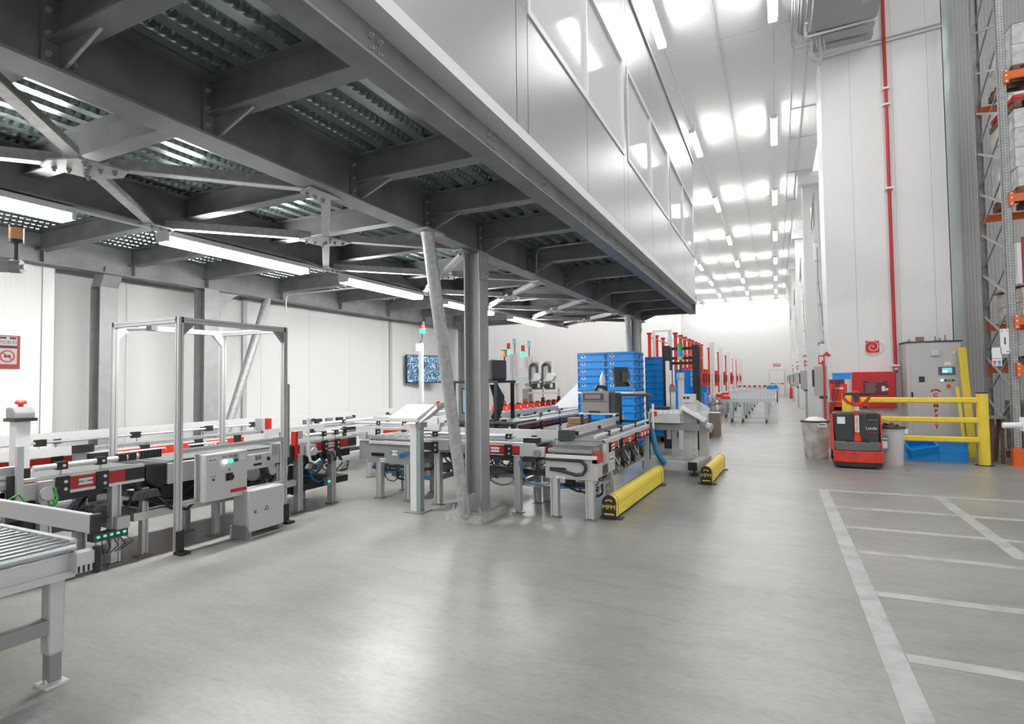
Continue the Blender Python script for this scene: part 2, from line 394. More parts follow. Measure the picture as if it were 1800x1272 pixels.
# wind bracing under the deck: crossed angles with gusset plates
GX = (XM+XMID)/2
ND = [.98+2.16*k for k in range(7)]
ZG = ZB-.004
for a, c in zip(ND, ND[1:]):
    if a > 13: break
    ym = (a+c)/2
    pts = [(GX-.20, ym-.17), (GX-.05, ym-.2), (GX+.16, ym-.13), (GX+.20, ym+.15), (GX+.05, ym+.2), (GX-.16, ym+.13)]
    gp = build(MB().prism([(q[0], q[1], ZG-.012) for q in pts], (0,0,.012)), 'gusset_plate', steel_l, mz)
    for q in ((-.14,-.12),(-.09,-.06),(.0,0),(.13,-.08),(.08,-.03),(.13,.10),(.08,.04),(-.12,.07),(-.07,.03)):
        link(bolt_d, 'bolt', gp, (GX+q[0]-mz.location.x, ym+q[1]-mz.location.y, ZG-.012))
    for bx, by in ((XM-.06, a+.06), (XM-.06, c-.06), (XMID+.06, a+.06), (XMID+.06, c-.06)):
        d = Vector((bx-GX, by-ym, 0)); s = Vector((GX, ym, 0)) + d*.10; e = Vector((bx, by, 0))
        mb = MB().bar((s.x, s.y, ZG+.006), (e.x, e.y, ZG+.006), .075, .010).bar((s.x, s.y, ZG+.045), (e.x, e.y, ZG+.045), .010, .075)
        build(mb, 'brace_angle', steel_l, mz)
for n in ND:
    for sx, xx in ((-1, XM), (1, XMID)):
        gp = build(MB().prism([(xx, n-.16, ZG-.01), (xx, n+.16, ZG-.01), (xx+sx*.16, n+.1, ZG-.01), (xx+sx*.16, n-.1, ZG-.01)], (0,0,.01)), 'node_plate', steel_l, mz)
        for q in (-.08, 0, .08): link(bolt_d, 'bolt', gp, (xx+sx*.11-mz.location.x, n+q-mz.location.y, ZG-.01))
# columns
def hcol(x, y, z0, z1, w=.2, m=steel_col):
    c = MB().box(x-w/2, x-w/2+.015, y-w/2, y+w/2, z0, z1).box(x+w/2-.015, x+w/2, y-w/2, y+w/2, z0, z1).box(x-w/2+.015, x+w/2-.015, y-.006, y+.006, z0, z1)
    return build(c, 'column', m, mz)
for cy in (5.42, 13.30):
    co = hcol(-3.03, cy, .1, ZB)
    build(MB().box(-3.28, -2.84, cy-.28, cy+.34, 0, .09), 'plinth', mat('plinth_concrete', (.42,.42,.41), .8, noise=(20,.2,4)), mz)
    build(MB().box(-3.25, -2.87, cy-.25, cy+.31, .09, .11), 'base_plate', steel_l, mz)
    build(MB().cyl((-3.04, cy-.26, .08), (-2.99, cy-1.02, ZB), .062, 20), 'brace_tube', steel_l, mz, smooth=True)
    build(MB().box(-2.925, -2.915, cy-.09, cy+.09, ZB-.32, ZB), 'splice_plate', steel_col, mz)
    for dz in (.08, .24):
        for s in (-1, 1): link(bolt, 'bolt', co, (-2.915-mz.location.x, cy+.05*s-mz.location.y, ZB-dz))
    build(MB().box(-3.0, -2.99, cy-.36, cy-.11, .11, .30), 'foot_gusset', steel_col, mz)
    build(MB().box(-3.08, -2.89, cy-1.16, cy-.86, ZB-.02, ZB-.004), 'brace_plate', steel_l, mz)
    for q in ((-3.22,cy-.2),(-2.9,cy-.2),(-2.9,cy+.26),(-3.22,cy+.26)):
        build(MB().cyl((q[0],q[1],.11),(q[0],q[1],.135),.018,8).cyl((q[0],q[1],.135),(q[0],q[1],.165),.010,8), 'anchor_bolt', steel_l, mz)
hcol(-7.85, 5.60, 0, ZB, .24); hcol(-8.02, 4.26, 0, 2.8, .22)
build(MB().prism([(-8.13, 4.15, 2.8), (-7.91, 4.15, 2.8), (-7.78, 4.15, 3.05), (-8.0, 4.15, 3.05)], (0,.22,0)), 'column_head', steel_col, mz)
build(MB().prism([(-7.86, 5.72, ZB), (-7.86, 6.15, ZB), (-7.86, 5.72, ZB-.28)], (.012,0,0)), 'haunch_plate', steel_col, mz)
build(MB().cyl((-7.82, 6.69, ZB), (-7.82, 5.68, .05), .065, 18), 'brace_tube', steel_l, mz, smooth=True)
hcol(-7.85, 13.3, 0, ZB, .22)
# conduit dropping from deck to lamp line
build(MB().tube([(-2.93, 6.60, ZB-.01), (-2.90, 6.8, ZB-.02), (-2.90, 6.86, ZB+.02), (-2.90, 6.88, ZT-.1), (-2.86, 6.90, ZT-.03), (-2.6, 6.90, ZT-.02), (-1.95, 6.92, ZT-.02)], .013, 8), 'conduit', steel_l, mz, smooth=True)
build(MB().tube([(-7.72, 7.0, 2.75), (-7.72, 7.0, 3.0), (-7.68, 7.0, 3.06), (-5.2, 7.02, 3.06)], .014, 8), 'conduit', alu_l, mz, smooth=True)

# ================================================================ OFFICE ON THE MEZZANINE
of = thing('upper_office', 'grey metal clad office cabin with glazed strip on top of the mezzanine', 'cabin', (-1.9, 5.4, ZT+.2))
XF = -1.695; Z0, ZS, ZH, Z1 = 3.40, 4.41, 5.62, 6.68
build(MB().box(XF-.16, XF+.02, L0, 13.82, 3.315, Z0), 'base_trim', facade_w, of)
build(MB().box(-8.3, XF-.06, L0, 13.68, Z0, Z1-.02), 'core', mat('cabin_core', (.7,.7,.7), .6), of) if 0 else None
g = .006
low = [(L0,-.9),(-.9,.68),(.69,2.19),(2.19,3.68),(3.68,3.89),(3.89,5.40),(5.40,6.94),(6.94,7.15),(7.15,8.71),(8.71,10.2),(10.2,10.41),(10.41,11.98),(11.98,13.58),(13.58,13.70)]
for a, c in low: build(MB().box(XF-.05, XF, a+g, c-g, Z0, ZS-.02), 'wall_panel', facade_m, of)
full = [(L0,-.9),(-.9,.68),(.69,2.19),(2.19,3.68),(3.68,3.89),(6.94,7.15),(10.2,10.41),(13.58,13.70)]
for a, c in full: build(MB().box(XF-.05, XF, a+g, c-g, ZS-.018, ZH+.02), 'wall_panel', facade_m, of)
for a, c in low: build(MB().box(XF-.05, XF, a+g, c-g, ZH+.022, Z1), 'wall_panel', facade_m, of)
for a, c in ((3.89,6.94),(7.15,10.2),(10.41,13.58)):
    m_ = (a+c)/2
    fr = MB().box(XF-.05, XF+.012, a, c, ZS-.03, ZS+.03).box(XF-.05, XF+.012, a, c, ZH-.02, ZH+.03)
    for yy in (a, c-.045, m_-.025): fr.box(XF-.05, XF+.012, yy, yy+.045, ZS+.03, ZH-.02)
    f_ = build(fr, 'window_frame', facade_w, of)
    for y0, y1 in ((a+.045, m_-.025), (m_+.02, c-.045)):
        build(MB().box(XF-.03, XF-.022, y0, y1, ZS+.03, ZH-.02), 'pane', glass, f_)
build(MB().box(XF-.06, XF+.03, L0, 13.72, Z1, Z1+.05), 'roof_trim', facade_m, of)
build(MB().box(-8.3, XF-.05, L0, 13.7, Z1-.02, Z1+.04), 'roof', facade_m, of)
build(MB().box(-8.3, XF-.03, 13.66, 13.7, Z0, Z1), 'end_wall', facade_m, of)
build(MB().box(-8.3, XF-.05, L0, 13.66, Z0+.0, Z0+.04), 'office_floor', mid, of)
build(MB().box(-6.6, -6.5, L0, 13.66, Z0+.04, Z1-.02), 'inner_wall', white, of)

# ================================================================ LAMPS
def lamp_mesh(n, l, wd=.10):   # housing and diffuser, along y, hung point on top
    return (MB().box(-wd/2-.01, wd/2+.01, -l/2, l/2, -.05, 0).mesh('housing', alu_l), MB().box(-wd/2, wd/2, -l/2+.03, l/2-.03, -.105, -.05).mesh('diffuser', n),
            MB().box(-wd/2-.005, wd/2+.005, -.015, .015, -.10, -.05).mesh('end_cap', alu_l))
def lamp_parts(ms, l, t):
    link(ms[0], 'housing', t); link(ms[1], 'diffuser', t)
    for q in (-1, 1): link(ms[2], 'end_cap', t, (0, q*(l/2-.015), 0))
hi = lamp_mesh(tube_hi, 1.9, .15); lo = lamp_mesh(tube_lo, 1.75, .15)
rowname = {-6.3: 'added unseen leftmost ceiling row beyond the cabin',.11: 'right ceiling row above the corridor', -2.0: 'middle ceiling row above the cabin edge', -4.15: 'left ceiling row beyond the cabin'}
ordw = ['nearest', 'second', 'third', 'fourth', 'fifth', 'sixth', 'seventh', 'farthest']
for x in (.11, -2.0, -4.15, -6.3):  # leftmost row is unseen, added to brighten the far left wall
    for k in range(8):
        if x < -6 and k < 1: continue
        y = 10.9+6.35*k - (0 if x > -1 else .1)
        t = thing('ceiling_lamp', '%s tube lamp of the %s' % (ordw[k], rowname[x]), 'lamp', (x, y, CZ-.30), 'tube lamps on the high ceiling')
        lamp_parts(hi, 1.9, t)
        for yy in (-.6, .6):
            build(MB().cyl((x, y+yy, CZ-.30), (x, y+yy, CZ), .008, 6), 'hanger', alu_d, t)
    for k in range(0 if x < -6 else 2):       # the same rows go on behind the camera
        t = thing('ceiling_lamp', 'tube lamp of the %s, %s' % (rowname[x], ('just ahead of the others', 'above the near floor')[k]), 'lamp', (x, 10.9-6.35*(k+1), CZ-.30), 'tube lamps on the high ceiling')
        lamp_parts(hi, 1.9, t)
    cd = MB().tube([(x, -3, CZ-.285), (x, YF, CZ-.285)], .012, 6)
    single(cd, 'conduit', alu, 'thin grey conduit linking the lamps of the %s' % rowname[x], 'conduit', (x, 10, CZ-.285))
# unseen lamp row added to brighten the right side, with a ceiling above it
ceil_r = struct(MB().box(1.36, 12, -4, 15, 11.02, 11.2), 'ceiling_right', ceil_m)
struct(MB().box(1.2, 1.36, -4, 14.05, CZ+.26, 11.02), 'trim_3', ceil_m)
for k, y in enumerate((-1.5, 3.5, 8.5)):
    t = thing('ceiling_lamp', '%s added unseen tube lamp above the rack aisle in the taller right hall' % ('rear', 'middle', 'front')[k], 'lamp', (4.4, y, 10.8), 'tube lamps on the high ceiling')
    lamp_parts(hi, 1.9, t)
    for yy in (-.6, .6): build(MB().cyl((4.4, y+yy, 10.8), (4.4, y+yy, 11.02), .008, 6), 'hanger', alu_d, t)
for xx, lab in ((-.95, 'between the right and middle lamp rows'), (-3.1, 'between the middle and left lamp rows')):
    single(MB().tube([(xx, -3, CZ-.012), (xx, YF, CZ-.012)], .010, 6), 'conduit', alu_l, 'thin pale ceiling conduit running %s' % lab, 'conduit', (xx, 10, CZ-.012))
for k, (a, c) in enumerate(((.75,2.45),(3.22,4.95),(5.56,7.4),(8.1,9.8),(10.65,12.5))):
    y = (a+c)/2
    t = thing('mezzanine_lamp', '%s lit tube lamp under the mezzanine beam' % ordw[k], 'lamp', (XMID, y, ZB-.015), 'tube lamps under the mezzanine')
    lamp_parts(lo, 1.75, t)
single(MB().box(XMID-.03, XMID+.03, -2, 12.9, ZB-.015, ZB-.0), 'lamp_trunking', alu_l, 'long grey cable trunking linking the tube lamps under the mezzanine', 'trunking', (XMID, 5, ZB-.015))
# ================================================================ CONVEYORS
class Ax:
    """boxes in (along, across, z) for a run along X or Y"""
    def __init__(s, axis): s.a = axis
    def b(s, mb, u0, u1, v0, v1, z0, z1):
        return mb.box(v0, v1, u0, u1, z0, z1) if s.a == 'Y' else mb.box(u0, u1, v0, v1, z0, z1)
    def p(s, u, v, z): return (v, u, z) if s.a == 'Y' else (u, v, z)
def leg(A, t, u, v, zt, wd=.075, z0=0.0, name='leg', m=alu):
    """slotted aluminium post with a foot plate"""
    h = wd/2; mb = MB()
    A.b(mb, u-h+.013, u+h-.013, v-h*.6, v+h*.6, z0+.02, zt); A.b(mb, u-h, u-h+.014, v-h, v+h, z0+.02, zt); A.b(mb, u+h-.014, u+h, v-h, v+h, z0+.02, zt)
    o = build(mb, name, m, t)
    fp = MB(); A.b(fp, u-.06, u+.06, v-.05, v+.05, z0, z0+.012); fp.cyl(A.p(u, v, z0+.012), A.p(u, v, z0+.03), .02, 8)
    build(fp, 'foot', alu_d, o)
    return o
def plate(A, t, u, v, z, wd, ht, out, txt=None, name='label_plate', m=paper):
    """a label on the visible side; out = +1/-1 along the across axis"""
    mb = MB(); v1 = v+out*.004; A.b(mb, u-wd/2, u+wd/2, min(v, v1), max(v, v1), z-ht/2, z+ht/2); o = build(mb, name, m, t)
    if txt: text(txt, 'lettering', ink, o, A.p(u, v1+out*.0012, z), ht*.52, FX if A.a == 'Y' else FY)
    return o
def clamp(A, t, u, v, z, out, bracket=None, zt=.8):
    """black rail clamp with post; optional black bracket on the side panel"""
    mb = MB(); A.b(mb, u-.035, u+.035, v-.03, v+.03, z-.03, z+.03)
    o = build(mb, 'rail_clamp', black, t)
    sc_ = MB().cyl(A.p(u+.008, v+out*.03, z), A.p(u+.008, v+out*.036, z), .012, 8); build(sc_, 'screw', alu_l, o)
    build(MB().cyl(A.p(u, v, zt-.02), A.p(u, v, z-.03), .009, 8), 'rail_post', alu, t)
    if bracket:
        mb = MB(); A.b(mb, u-.045, u+.045, min(bracket[0], bracket[0]+out*.014), max(bracket[0], bracket[0]+out*.014), bracket[1], bracket[2])
        k = build(mb, 'bracket', black, t)
        for zz in (.3, .7):
            z_ = bracket[1]+(bracket[2]-bracket[1])*zz
            build(MB().cyl(A.p(u+.015, bracket[0]+out*.014, z_), A.p(u+.015, bracket[0]+out*.019, z_), .013, 8), 'screw', alu_l, k)
def conv(name, label, axis, u0, u1, v0, v1, zt, panels=(), clamps=(), rail=None, back=None, legs=(), roll=None, out=None, belt_m=None, lab=None, zp=(.69,.79), legm=alu, tie=True, group=None):
    A = Ax(axis); out = out if out else (1 if axis == 'Y' else -1); vis = v1 if out > 0 else v0; far = v0 if out > 0 else v1
    t = thing(name, label, 'conveyor', A.p((u0+u1)/2, (v0+v1)/2, 0), group)
    for v, o_ in ((vis, out), (far, -out)):
        mb = MB(); A.b(mb, u0, u1, min(v, v-o_*.035), max(v, v-o_*.035), zt-.13, zt+.012)
        A.b(mb, u0, u1, min(v-o_*.05, v+o_*.006), max(v-o_*.05, v+o_*.006), zt-.004, zt+.014); A.b(mb, u0, u1, min(v, v+o_*.008), max(v, v+o_*.008), zt-.135, zt-.115)
        build(mb, 'side_profile', alu_l, t)
    for a, b_, m in panels:
        mb = MB(); A.b(mb, a, b_, min(vis, vis+out*.008), max(vis, vis+out*.008), zp[0], zp[1]); build(mb, 'side_panel', m, t)
        if m is red or m is red_o:
            mb = MB(); A.b(mb, a, b_, min(far, far-out*.008), max(far, far-out*.008), zp[0], zp[1]); build(mb, 'side_panel', m, t)
    if roll:
        r = roll[0]; me = MB().cyl(A.p(0, v0+.035, 0), A.p(0, v1-.035, 0), r, 10).mesh('roller', chrome, smooth=True); u = u0+roll[1]*.6
        while u < u1-.02:
            link(me, 'roller', t, tuple(Vector(A.p(u, 0, zt-r*.8))-Vector(t.location))); u += roll[1]
        mb = MB(); A.b(mb, u0, u1, v0+.04, v1-.04, zt-.12, zt-.1); build(mb, 'bed_plate', dark, t)
    else:
        mb = MB(); A.b(mb, u0, u1, v0+.045, v1-.045, zt-.05, zt); build(mb, 'belt', belt_m or belt, t)
    if rail:      # round guide rail carried by clamps on the visible side
        a, b_, zr = rail; vr = vis-out*.02
        build(MB().cyl(A.p(a, vr, zr), A.p(b_, vr, zr), .022, 12), 'guide_rail', alu_l, t, smooth=True)
        for u in clamps: clamp(A, t, u, vr, zr, out, (vis+out*.008, zp[0]-.03, zp[1]+.012), zt)
    if back:      # tall guide bar on the far side
        a, b_, z0, z1 = back; vb = far+out*.02; mb = MB(); A.b(mb, a, b_, vb-.015, vb+.015, z0, z1); build(mb, 'guide_bar', alu_l, t)
        n = max(2, int((b_-a)/.8))
        for k in range(n):
            u = a+(k+.5)*(b_-a)/n; mb = MB(); A.b(mb, u-.03, u+.03, vb+out*.015 if out > 0 else vb-.045, vb+.045 if out > 0 else vb-.015, z0-.02, z0+.03); build(mb, 'rail_clamp', black, t)
            build(MB().cyl(A.p(u, vb, zt-.02), A.p(u, vb, z0), .010, 8), 'rail_post', alu, t)
    for u in legs:
        leg(A, t, u, vis-out*.04, zt-.13, m=legm); leg(A, t, u, far+out*.04, zt-.13, m=legm)
        mb = MB(); A.b(mb, u-.02, u+.02, v0+.05, v1-.05, .30, .36); build(mb, 'tie_bar', alu_d, t)
        mb = MB(); A.b(mb, u-.06, u+.06, vis-out*.06-.002, vis-out*.06+.002, zt-.16, zt-.13); build(mb, 'leg_bracket', alu, t)
    if tie and len(legs) > 1:
        mb = MB(); A.b(mb, min(legs), max(legs), far+out*.06, far+out*.10, .30, .36); build(mb, 'stringer', alu_d, t)
    if lab:
        for u, tx, wd, ht in lab: plate(A, t, u, vis+out*.008, (zp[0]+zp[1])/2, wd, ht, out, tx)
    return t, A

# ---- front line along the hall, first section
x0, x1 = -5.65, -5.05
c1, AY = conv('belt_conveyor', 'grey belt conveyor with dark red sides and black clamps left of the aluminium portal', 'Y', 2.06, 3.02, x0, x1, .80,
    panels=[(2.06,2.24,red),(2.24,2.86,red),(2.86,3.02,black)], clamps=(2.40,2.68), rail=(2.22,3.0,.885), legs=(2.30,2.80), lab=((2.56,'H01.1404',.10,.05),))
for y in (2.84, 2.92): build(MB().box(-5.10,-5.04,y-.03,y+.03,.86,.92), 'rail_clamp', black, c1)
# drive end bracket with sensor plates, wiring post and green cables
build(MB().box(-5.04,-5.02,2.10,2.28,.66,.78), 'drive_bracket', lgrey, c1)
build(MB().box(-5.035,-4.98,2.22,2.32,.64,.79), 'motor_housing', lgrey2, c1)
build(MB().cyl((-4.98,2.27,.70),(-4.955,2.27,.70),.05,16), 'motor_cap', alu, c1, smooth=True)
build(MB().box(-5.02,-4.985,2.04,2.10,.60,.86), 'black_bracket', black, c1)
pw = build(MB().box(-4.99,-4.955,2.075,2.115,.62,1.07), 'wiring_post', alu, c1)
build(MB().box(-5.03,-4.99,2.10,2.17,.83,.90), 'rail_clamp', black, c1)
for k in range(4):
    d = .012*k
    build(MB().tube([(-4.95,2.30+d*.3,.74),(-4.93,2.32-d*.2,.66-d),(-4.94,2.24,.585-d*.7),(-4.95,2.16,.60-d*.5),(-4.95,2.115,.68),(-4.95,2.08+d*.2,.73),(-4.96,2.03,.70)], .006, 6), 'cable', greenm, c1, smooth=True)
# end of the crossing line at the left edge of the picture
ce = thing('conveyor_head', 'red and grey conveyor head with number plate at the left edge', 'conveyor', (-5.2, 1.85, 0))
build(MB().box(-5.14,-5.10,-.2,2.02,.68,.80), 'side_panel', red, ce); build(MB().box(-5.62,-5.58,-.2,2.02,.68,.80), 'side_panel', red, ce); build(MB().box(-5.58,-5.14,-.2,2.02,.72,.79), 'belt', belt, ce)
build(MB().box(-5.12,-5.06,1.93,1.98,.62,.93), 'end_bracket', red, ce)
build(MB().box(-5.10,-5.03,1.98,2.12,.76,.92), 'junction_box', lgrey, ce)
pl_ = build(MB().box(-5.03,-5.026,1.99,2.115,.795,.865), 'number_plate', paper, ce); text('H01.1432', 'lettering', ink, pl_, (-5.0245,2.05,.83), .027, FX)
build(MB().box(-5.64,-5.61,-.2,1.99,.84,.93), 'guide_bar', alu_l, ce); build(MB().box(-5.625,-5.605,1.0,1.04,.78,.85), 'rail_post', alu, ce)
leg(AY, ce, 1.55, -5.25, .70); leg(AY, ce, 1.95, -5.42, .70)
build(MB().tube([(-5.03,1.99,.80),(-5.0,1.95,.74),(-5.0,1.95,.64),(-5.0,2.0,.61),(-4.98,2.04,.63)], .006, 6), 'cable', mat('cable_grey', (.35,.36,.34), .5), ce, smooth=True)
# ---- emergency stop on its white post behind it
es = thing('emergency_stop_post', 'white post with grey box and red mushroom button behind the left conveyor', 'post', (-5.75, 2.42, 0))
build(MB().box(-5.80,-5.69,2.37,2.47,0,1.22), 'post', alu_l, es, bevel=.005)
bx_ = build(MB().prism([(-5.82,2.35,1.235),(-5.66,2.35,1.235),(-5.66,2.35,1.29),(-5.71,2.35,1.33),(-5.82,2.35,1.33)], (0,.14,0)), 'button_box', mid, es, bevel=.01)
build(MB().box(-5.83,-5.65,2.34,2.50,1.215,1.24), 'bracket', black, es)
build(MB().lathe((-5.74,2.42,1.335), [(.018,0),(.018,.02),(.038,.025),(.04,.04),(.03,.055)], 16), 'mushroom_button', led_r, bx_, smooth=True)
# ---- checkweigher section inside the portal
cw = thing('checkweigher', 'grey weighing section with aluminium covers and black end hoods inside the portal', 'machine', (-5.35, 3.85, 0))
for a, c in ((3.03,3.22),(4.50,4.70)):
    build(MB().prism([(x1+.01,a,.80),(x1+.01,c,.80),(x1+.01,c,.60),(x1+.01,(a+c)/2+.02,.57),(x1+.01,a,.66)], (-.62,0,0)), 'end_hood', black, cw, bevel=.02)
build(MB().box(-5.62,-5.03,3.22,3.78,.60,.79), 'cover', alu_l, cw, bevel=.008)
build(MB().box(-5.62,-5.05,3.78,4.50,.62,.80), 'weigh_body', alu_l, cw, bevel=.008)
build(MB().box(-5.05,-5.035,4.02,4.42,.60,.76), 'side_plate', alu_l, cw, bevel=.004)
text('BR', 'lettering', ink, cw, (-5.033,4.20,.715), .07, FX)
build(MB().box(-5.034,-5.03,4.14,4.24,.635,.66), 'display_slot', black, cw)
build(MB().cyl((-5.035,4.33,.69),(-5.03,4.33,.69),.022,16), 'round_mark', black, cw)
build(MB().box(-5.64,-5.05,3.22,4.50,.80,.812), 'belt', belt, cw)
for y in (3.24,4.48): build(MB().cyl((-5.62,y,.79),(-5.04,y,.79),.026,14), 'end_roller', chrome, cw, smooth=True)
build(MB().box(-5.06,-5.03,2.98,3.16,.86,.93), 'ribbed_guard', black, cw)
for k in range(8): build(MB().box(-5.03,-5.022,2.99+k*.02,3.0+k*.02,.862,.928), 'rib', dark, cw)
for y in (4.36,4.42): build(MB().box(-5.05,-5.02,y,y+.05,.72,.84), 'sensor_bracket', alu, cw)
build(MB().cyl((-5.2,4.36,.56),(-5.0,4.36,.56),.05,18), 'roller_motor', chrome, cw, smooth=True)
build(MB().cyl((-5.16,4.14,.56),(-5.04,4.14,.56),.085,20), 'gear_motor', mid, cw, smooth=True)
build(MB().cyl((-5.15,3.62,.52),(-5.0,3.62,.52),.075,18), 'drive_motor', alu_d, cw, smooth=True)
for x in (-5.10,-5.55):
    build(MB().box(x-.03,x+.03,2.95,4.75,.32,.39), 'frame_beam', alu, cw)
for y in (3.05,3.75,4.5):
    for x in (-5.10,-5.55): leg(AY, cw, y, x, .60, .055)
    build(MB().box(-5.55,-5.10,y-.02,y+.02,.5,.55), 'cross_bar', alu_d, cw)
build(MB().box(-5.5,-5.15,3.1,4.4,.40,.44), 'cable_shade_tray', dark, cw)
for k, (a, c, z) in enumerate(((2.95,3.5,.50),(2.9,3.7,.46),(3.6,4.2,.45),(3.7,4.3,.42),(3.1,3.6,.40))):
    build(MB().tube([(-5.08+.02*k,a,z+.12),(-5.03,a+(c-a)*.3,z-.02),(-5.02,a+(c-a)*.6,z-.06),(-5.06,c,z+.06)], .013, 7), 'hose', black, cw, smooth=True)
build(MB().prism([(-5.06,2.93,.585),(-5.06,3.10,.585),(-5.06,3.13,.52),(-5.06,2.90,.52)], (.08,0,0)), 'cable_gland_box', dark, cw)
build(MB().box(-5.06,-5.0,2.78,2.88,.30,.40), 'valve_block', lgrey, cw)
build(MB().box(-5.09,-4.99,2.60,2.86,.24,.30), 'terminal_strip', dark, cw)
for k in range(5): build(MB().box(-4.99,-4.985,2.62+k*.05,2.64+k*.05,.27,.285), 'terminal_light', led_g, cw)
for k in range(6): build(MB().tube([(-5.0,2.62+k*.045,.24),(-4.99,2.60+k*.06,.18),(-5.03,2.66+k*.03,.12)], .004, 5), 'lead', black, cw)
# ---- aluminium portal
po = thing('aluminium_portal', 'tall square portal of aluminium profiles standing over the conveyor', 'frame', (-5.36, 3.8, 0))
PX = (-4.87,-5.86); PYs = (3.21,4.39); ZP = 2.12
def profile(p, q, wd=.05): 
    mb = MB().bar(p, q, wd, wd); d = (Vector(q)-Vector(p)).normalized()
    o = build(mb, 'profile', alu, po)
    # slot lines along the faces
    u = Vector((0,0,1)) if abs(d.z) < .9 else Vector((0,1,0)); x = d.cross(u).normalized(); z = x.cross(d)
    for n_, w_ in ((x, z), (z, x)):
        for s in (-1, 1):
            c = n_*(s*wd/2); build(MB().bar(Vector(p)+c, Vector(q)+c, .010, .004, w_ if abs(d.dot(w_)) < .9 else (1,0,0)) if 0 else MB().bar(Vector(p)+c, Vector(q)+c, .006, .006), 'slot', alu_d, o)
    return o
for x in PX:
    for y in PYs: profile((x,y,.0 if x < -5 else .02), (x,y,ZP))
for x in PX: profile((x,PYs[0],ZP-.025),(x,PYs[1],ZP-.025))
for y in PYs: profile((PX[0],y,ZP-.025),(PX[1],y,ZP-.025))
profile((PX[0],PYs[0],.905),(PX[0],PYs[1],.905),.04); profile((PX[0],PYs[0],.435),(PX[0],PYs[1],.435),.04)
for x in PX:
    for y, s in ((PYs[0],1),(PYs[1],-1)):
        build(MB().prism([(x-.02,y+s*.025,ZP-.05),(x-.02,y+s*.14,ZP-.05),(x-.02,y+s*.025,ZP-.17)], (.04,0,0)), 'corner_gusset', mid if x > -5 else alu_l, po)
for y, s in ((PYs[0],1),(PYs[1],1)):
    build(MB().box(-4.85,-4.82,y-.03,y+.03,.03,.20), 'foot_bracket', black, po); build(MB().box(-4.86,-4.75,y-.045,y+.045,0,.025), 'foot', black, po)
build(MB().cyl((-5.80,3.3,2.06),(-5.45,3.3,2.05),.016,10), 'light_bar', white, po, smooth=True)
build(MB().box(-5.46,-5.38,3.27,3.33,2.03,2.075), 'light_socket', mid, po)
build(MB().cyl((-4.87,4.44,.7),(-4.87,4.44,1.5),.022,10), 'cable_tube', alu_d, po, smooth=True)
# ---- control box hung on the portal
cb_ = thing('control_box', 'light grey control box with white and green lamps hung on the portal', 'control box', (-4.83, 3.6, .42))
build(MB().box(-4.90,-4.755,3.38,3.83,.42,.86), 'body', lgrey, cb_, bevel=.006)
dr = build(MB().box(-4.755,-4.74,3.385,3.825,.425,.855), 'door', lgrey, cb_, bevel=.005)
for y, m in ((3.575,led_w),(3.635,led_g),(3.69,dark)):
    build(MB().cyl((-4.74,y,.775),(-4.72,y,.775),.019,14), 'indicator', m, dr, smooth=True); build(MB().box(-4.74,-4.737,y-.024,y+.024,.80,.83), 'indicator_tag', alu_d, dr)
build(MB().box(-4.74,-4.73,3.59,3.66,.59,.66), 'switch_plate', black, dr); build(MB().cyl((-4.73,3.625,.625),(-4.70,3.625,.625),.026,14), 'rotary_switch', black, dr, smooth=True)
build(MB().prism([(-4.738,3.615,.685),(-4.738,3.635,.685),(-4.738,3.625,.705)], (.002,0,0)), 'arrow_mark', ink, dr)
build(MB().box(-4.74,-4.737,3.64,3.815,.468,.50), 'red_strip', redbox, dr)
build(MB().box(-4.74,-4.737,3.40,3.50,.78,.825), 'number_plate', alu_l, dr); text('H01.1433', 'lettering', ink, dr, (-4.7355,3.45,.802), .02, FX)
build(MB().box(-4.74,-4.737,3.73,3.81,.77,.83), 'type_plate', alu_l, dr)
build(MB().cyl((-4.74,3.46,.62),(-4.733,3.46,.62),.012,10), 'lock', dark, dr); build(MB().box(-4.74,-4.738,3.435,3.485,.645,.655), 'lock_mark', alu_d, dr)
# ---- floor cabinet
fc = thing('floor_cabinet', 'light grey steel cabinet with warning triangle standing on a low frame', 'cabinet', (-4.76, 3.97, 0))
FX0, FX1, FY0, FY1 = -4.87, -4.665, 3.77, 4.20
build(MB().box(FX0,FX1,FY0,FY1,.06,.465), 'body', lgrey, fc, bevel=.006)
dr = build(MB().box(FX1,FX1+.015,FY0+.005,FY1-.005,.07,.46), 'door', lgrey, fc, bevel=.005)
xd = FX1+.016
build(MB().prism([(xd,3.955,.245),(xd,4.009,.245),(xd,3.982,.293)], (.002,0,0)), 'warning_triangle', ink, dr)
build(MB().prism([(xd+.002,3.966,.251),(xd+.002,3.998,.251),(xd+.002,3.982,.280)], (.002,0,0)), 'triangle_field', lgrey, dr)
build(MB().cyl((xd-.001,3.845,.25),(xd+.006,3.845,.25),.012,10), 'lock', dark, dr); build(MB().box(xd-.001,xd+.001,3.825,3.88,.27,.276), 'lock_mark', alu_d, dr)
for y in (3.80,4.17): build(MB().box(FX0,FX1,y-.02,y+.02,.012,.06), 'foot_rail', mid, fc)
build(MB().box(FX0-.02,FX1+.01,FY0-.022,FY0-.002,.0,.12), 'side_foot', mid, fc); build(MB().box(FX1-.02,FX1+.01,FY0,FY1,.0,.014), 'floor_strip', alu, fc)
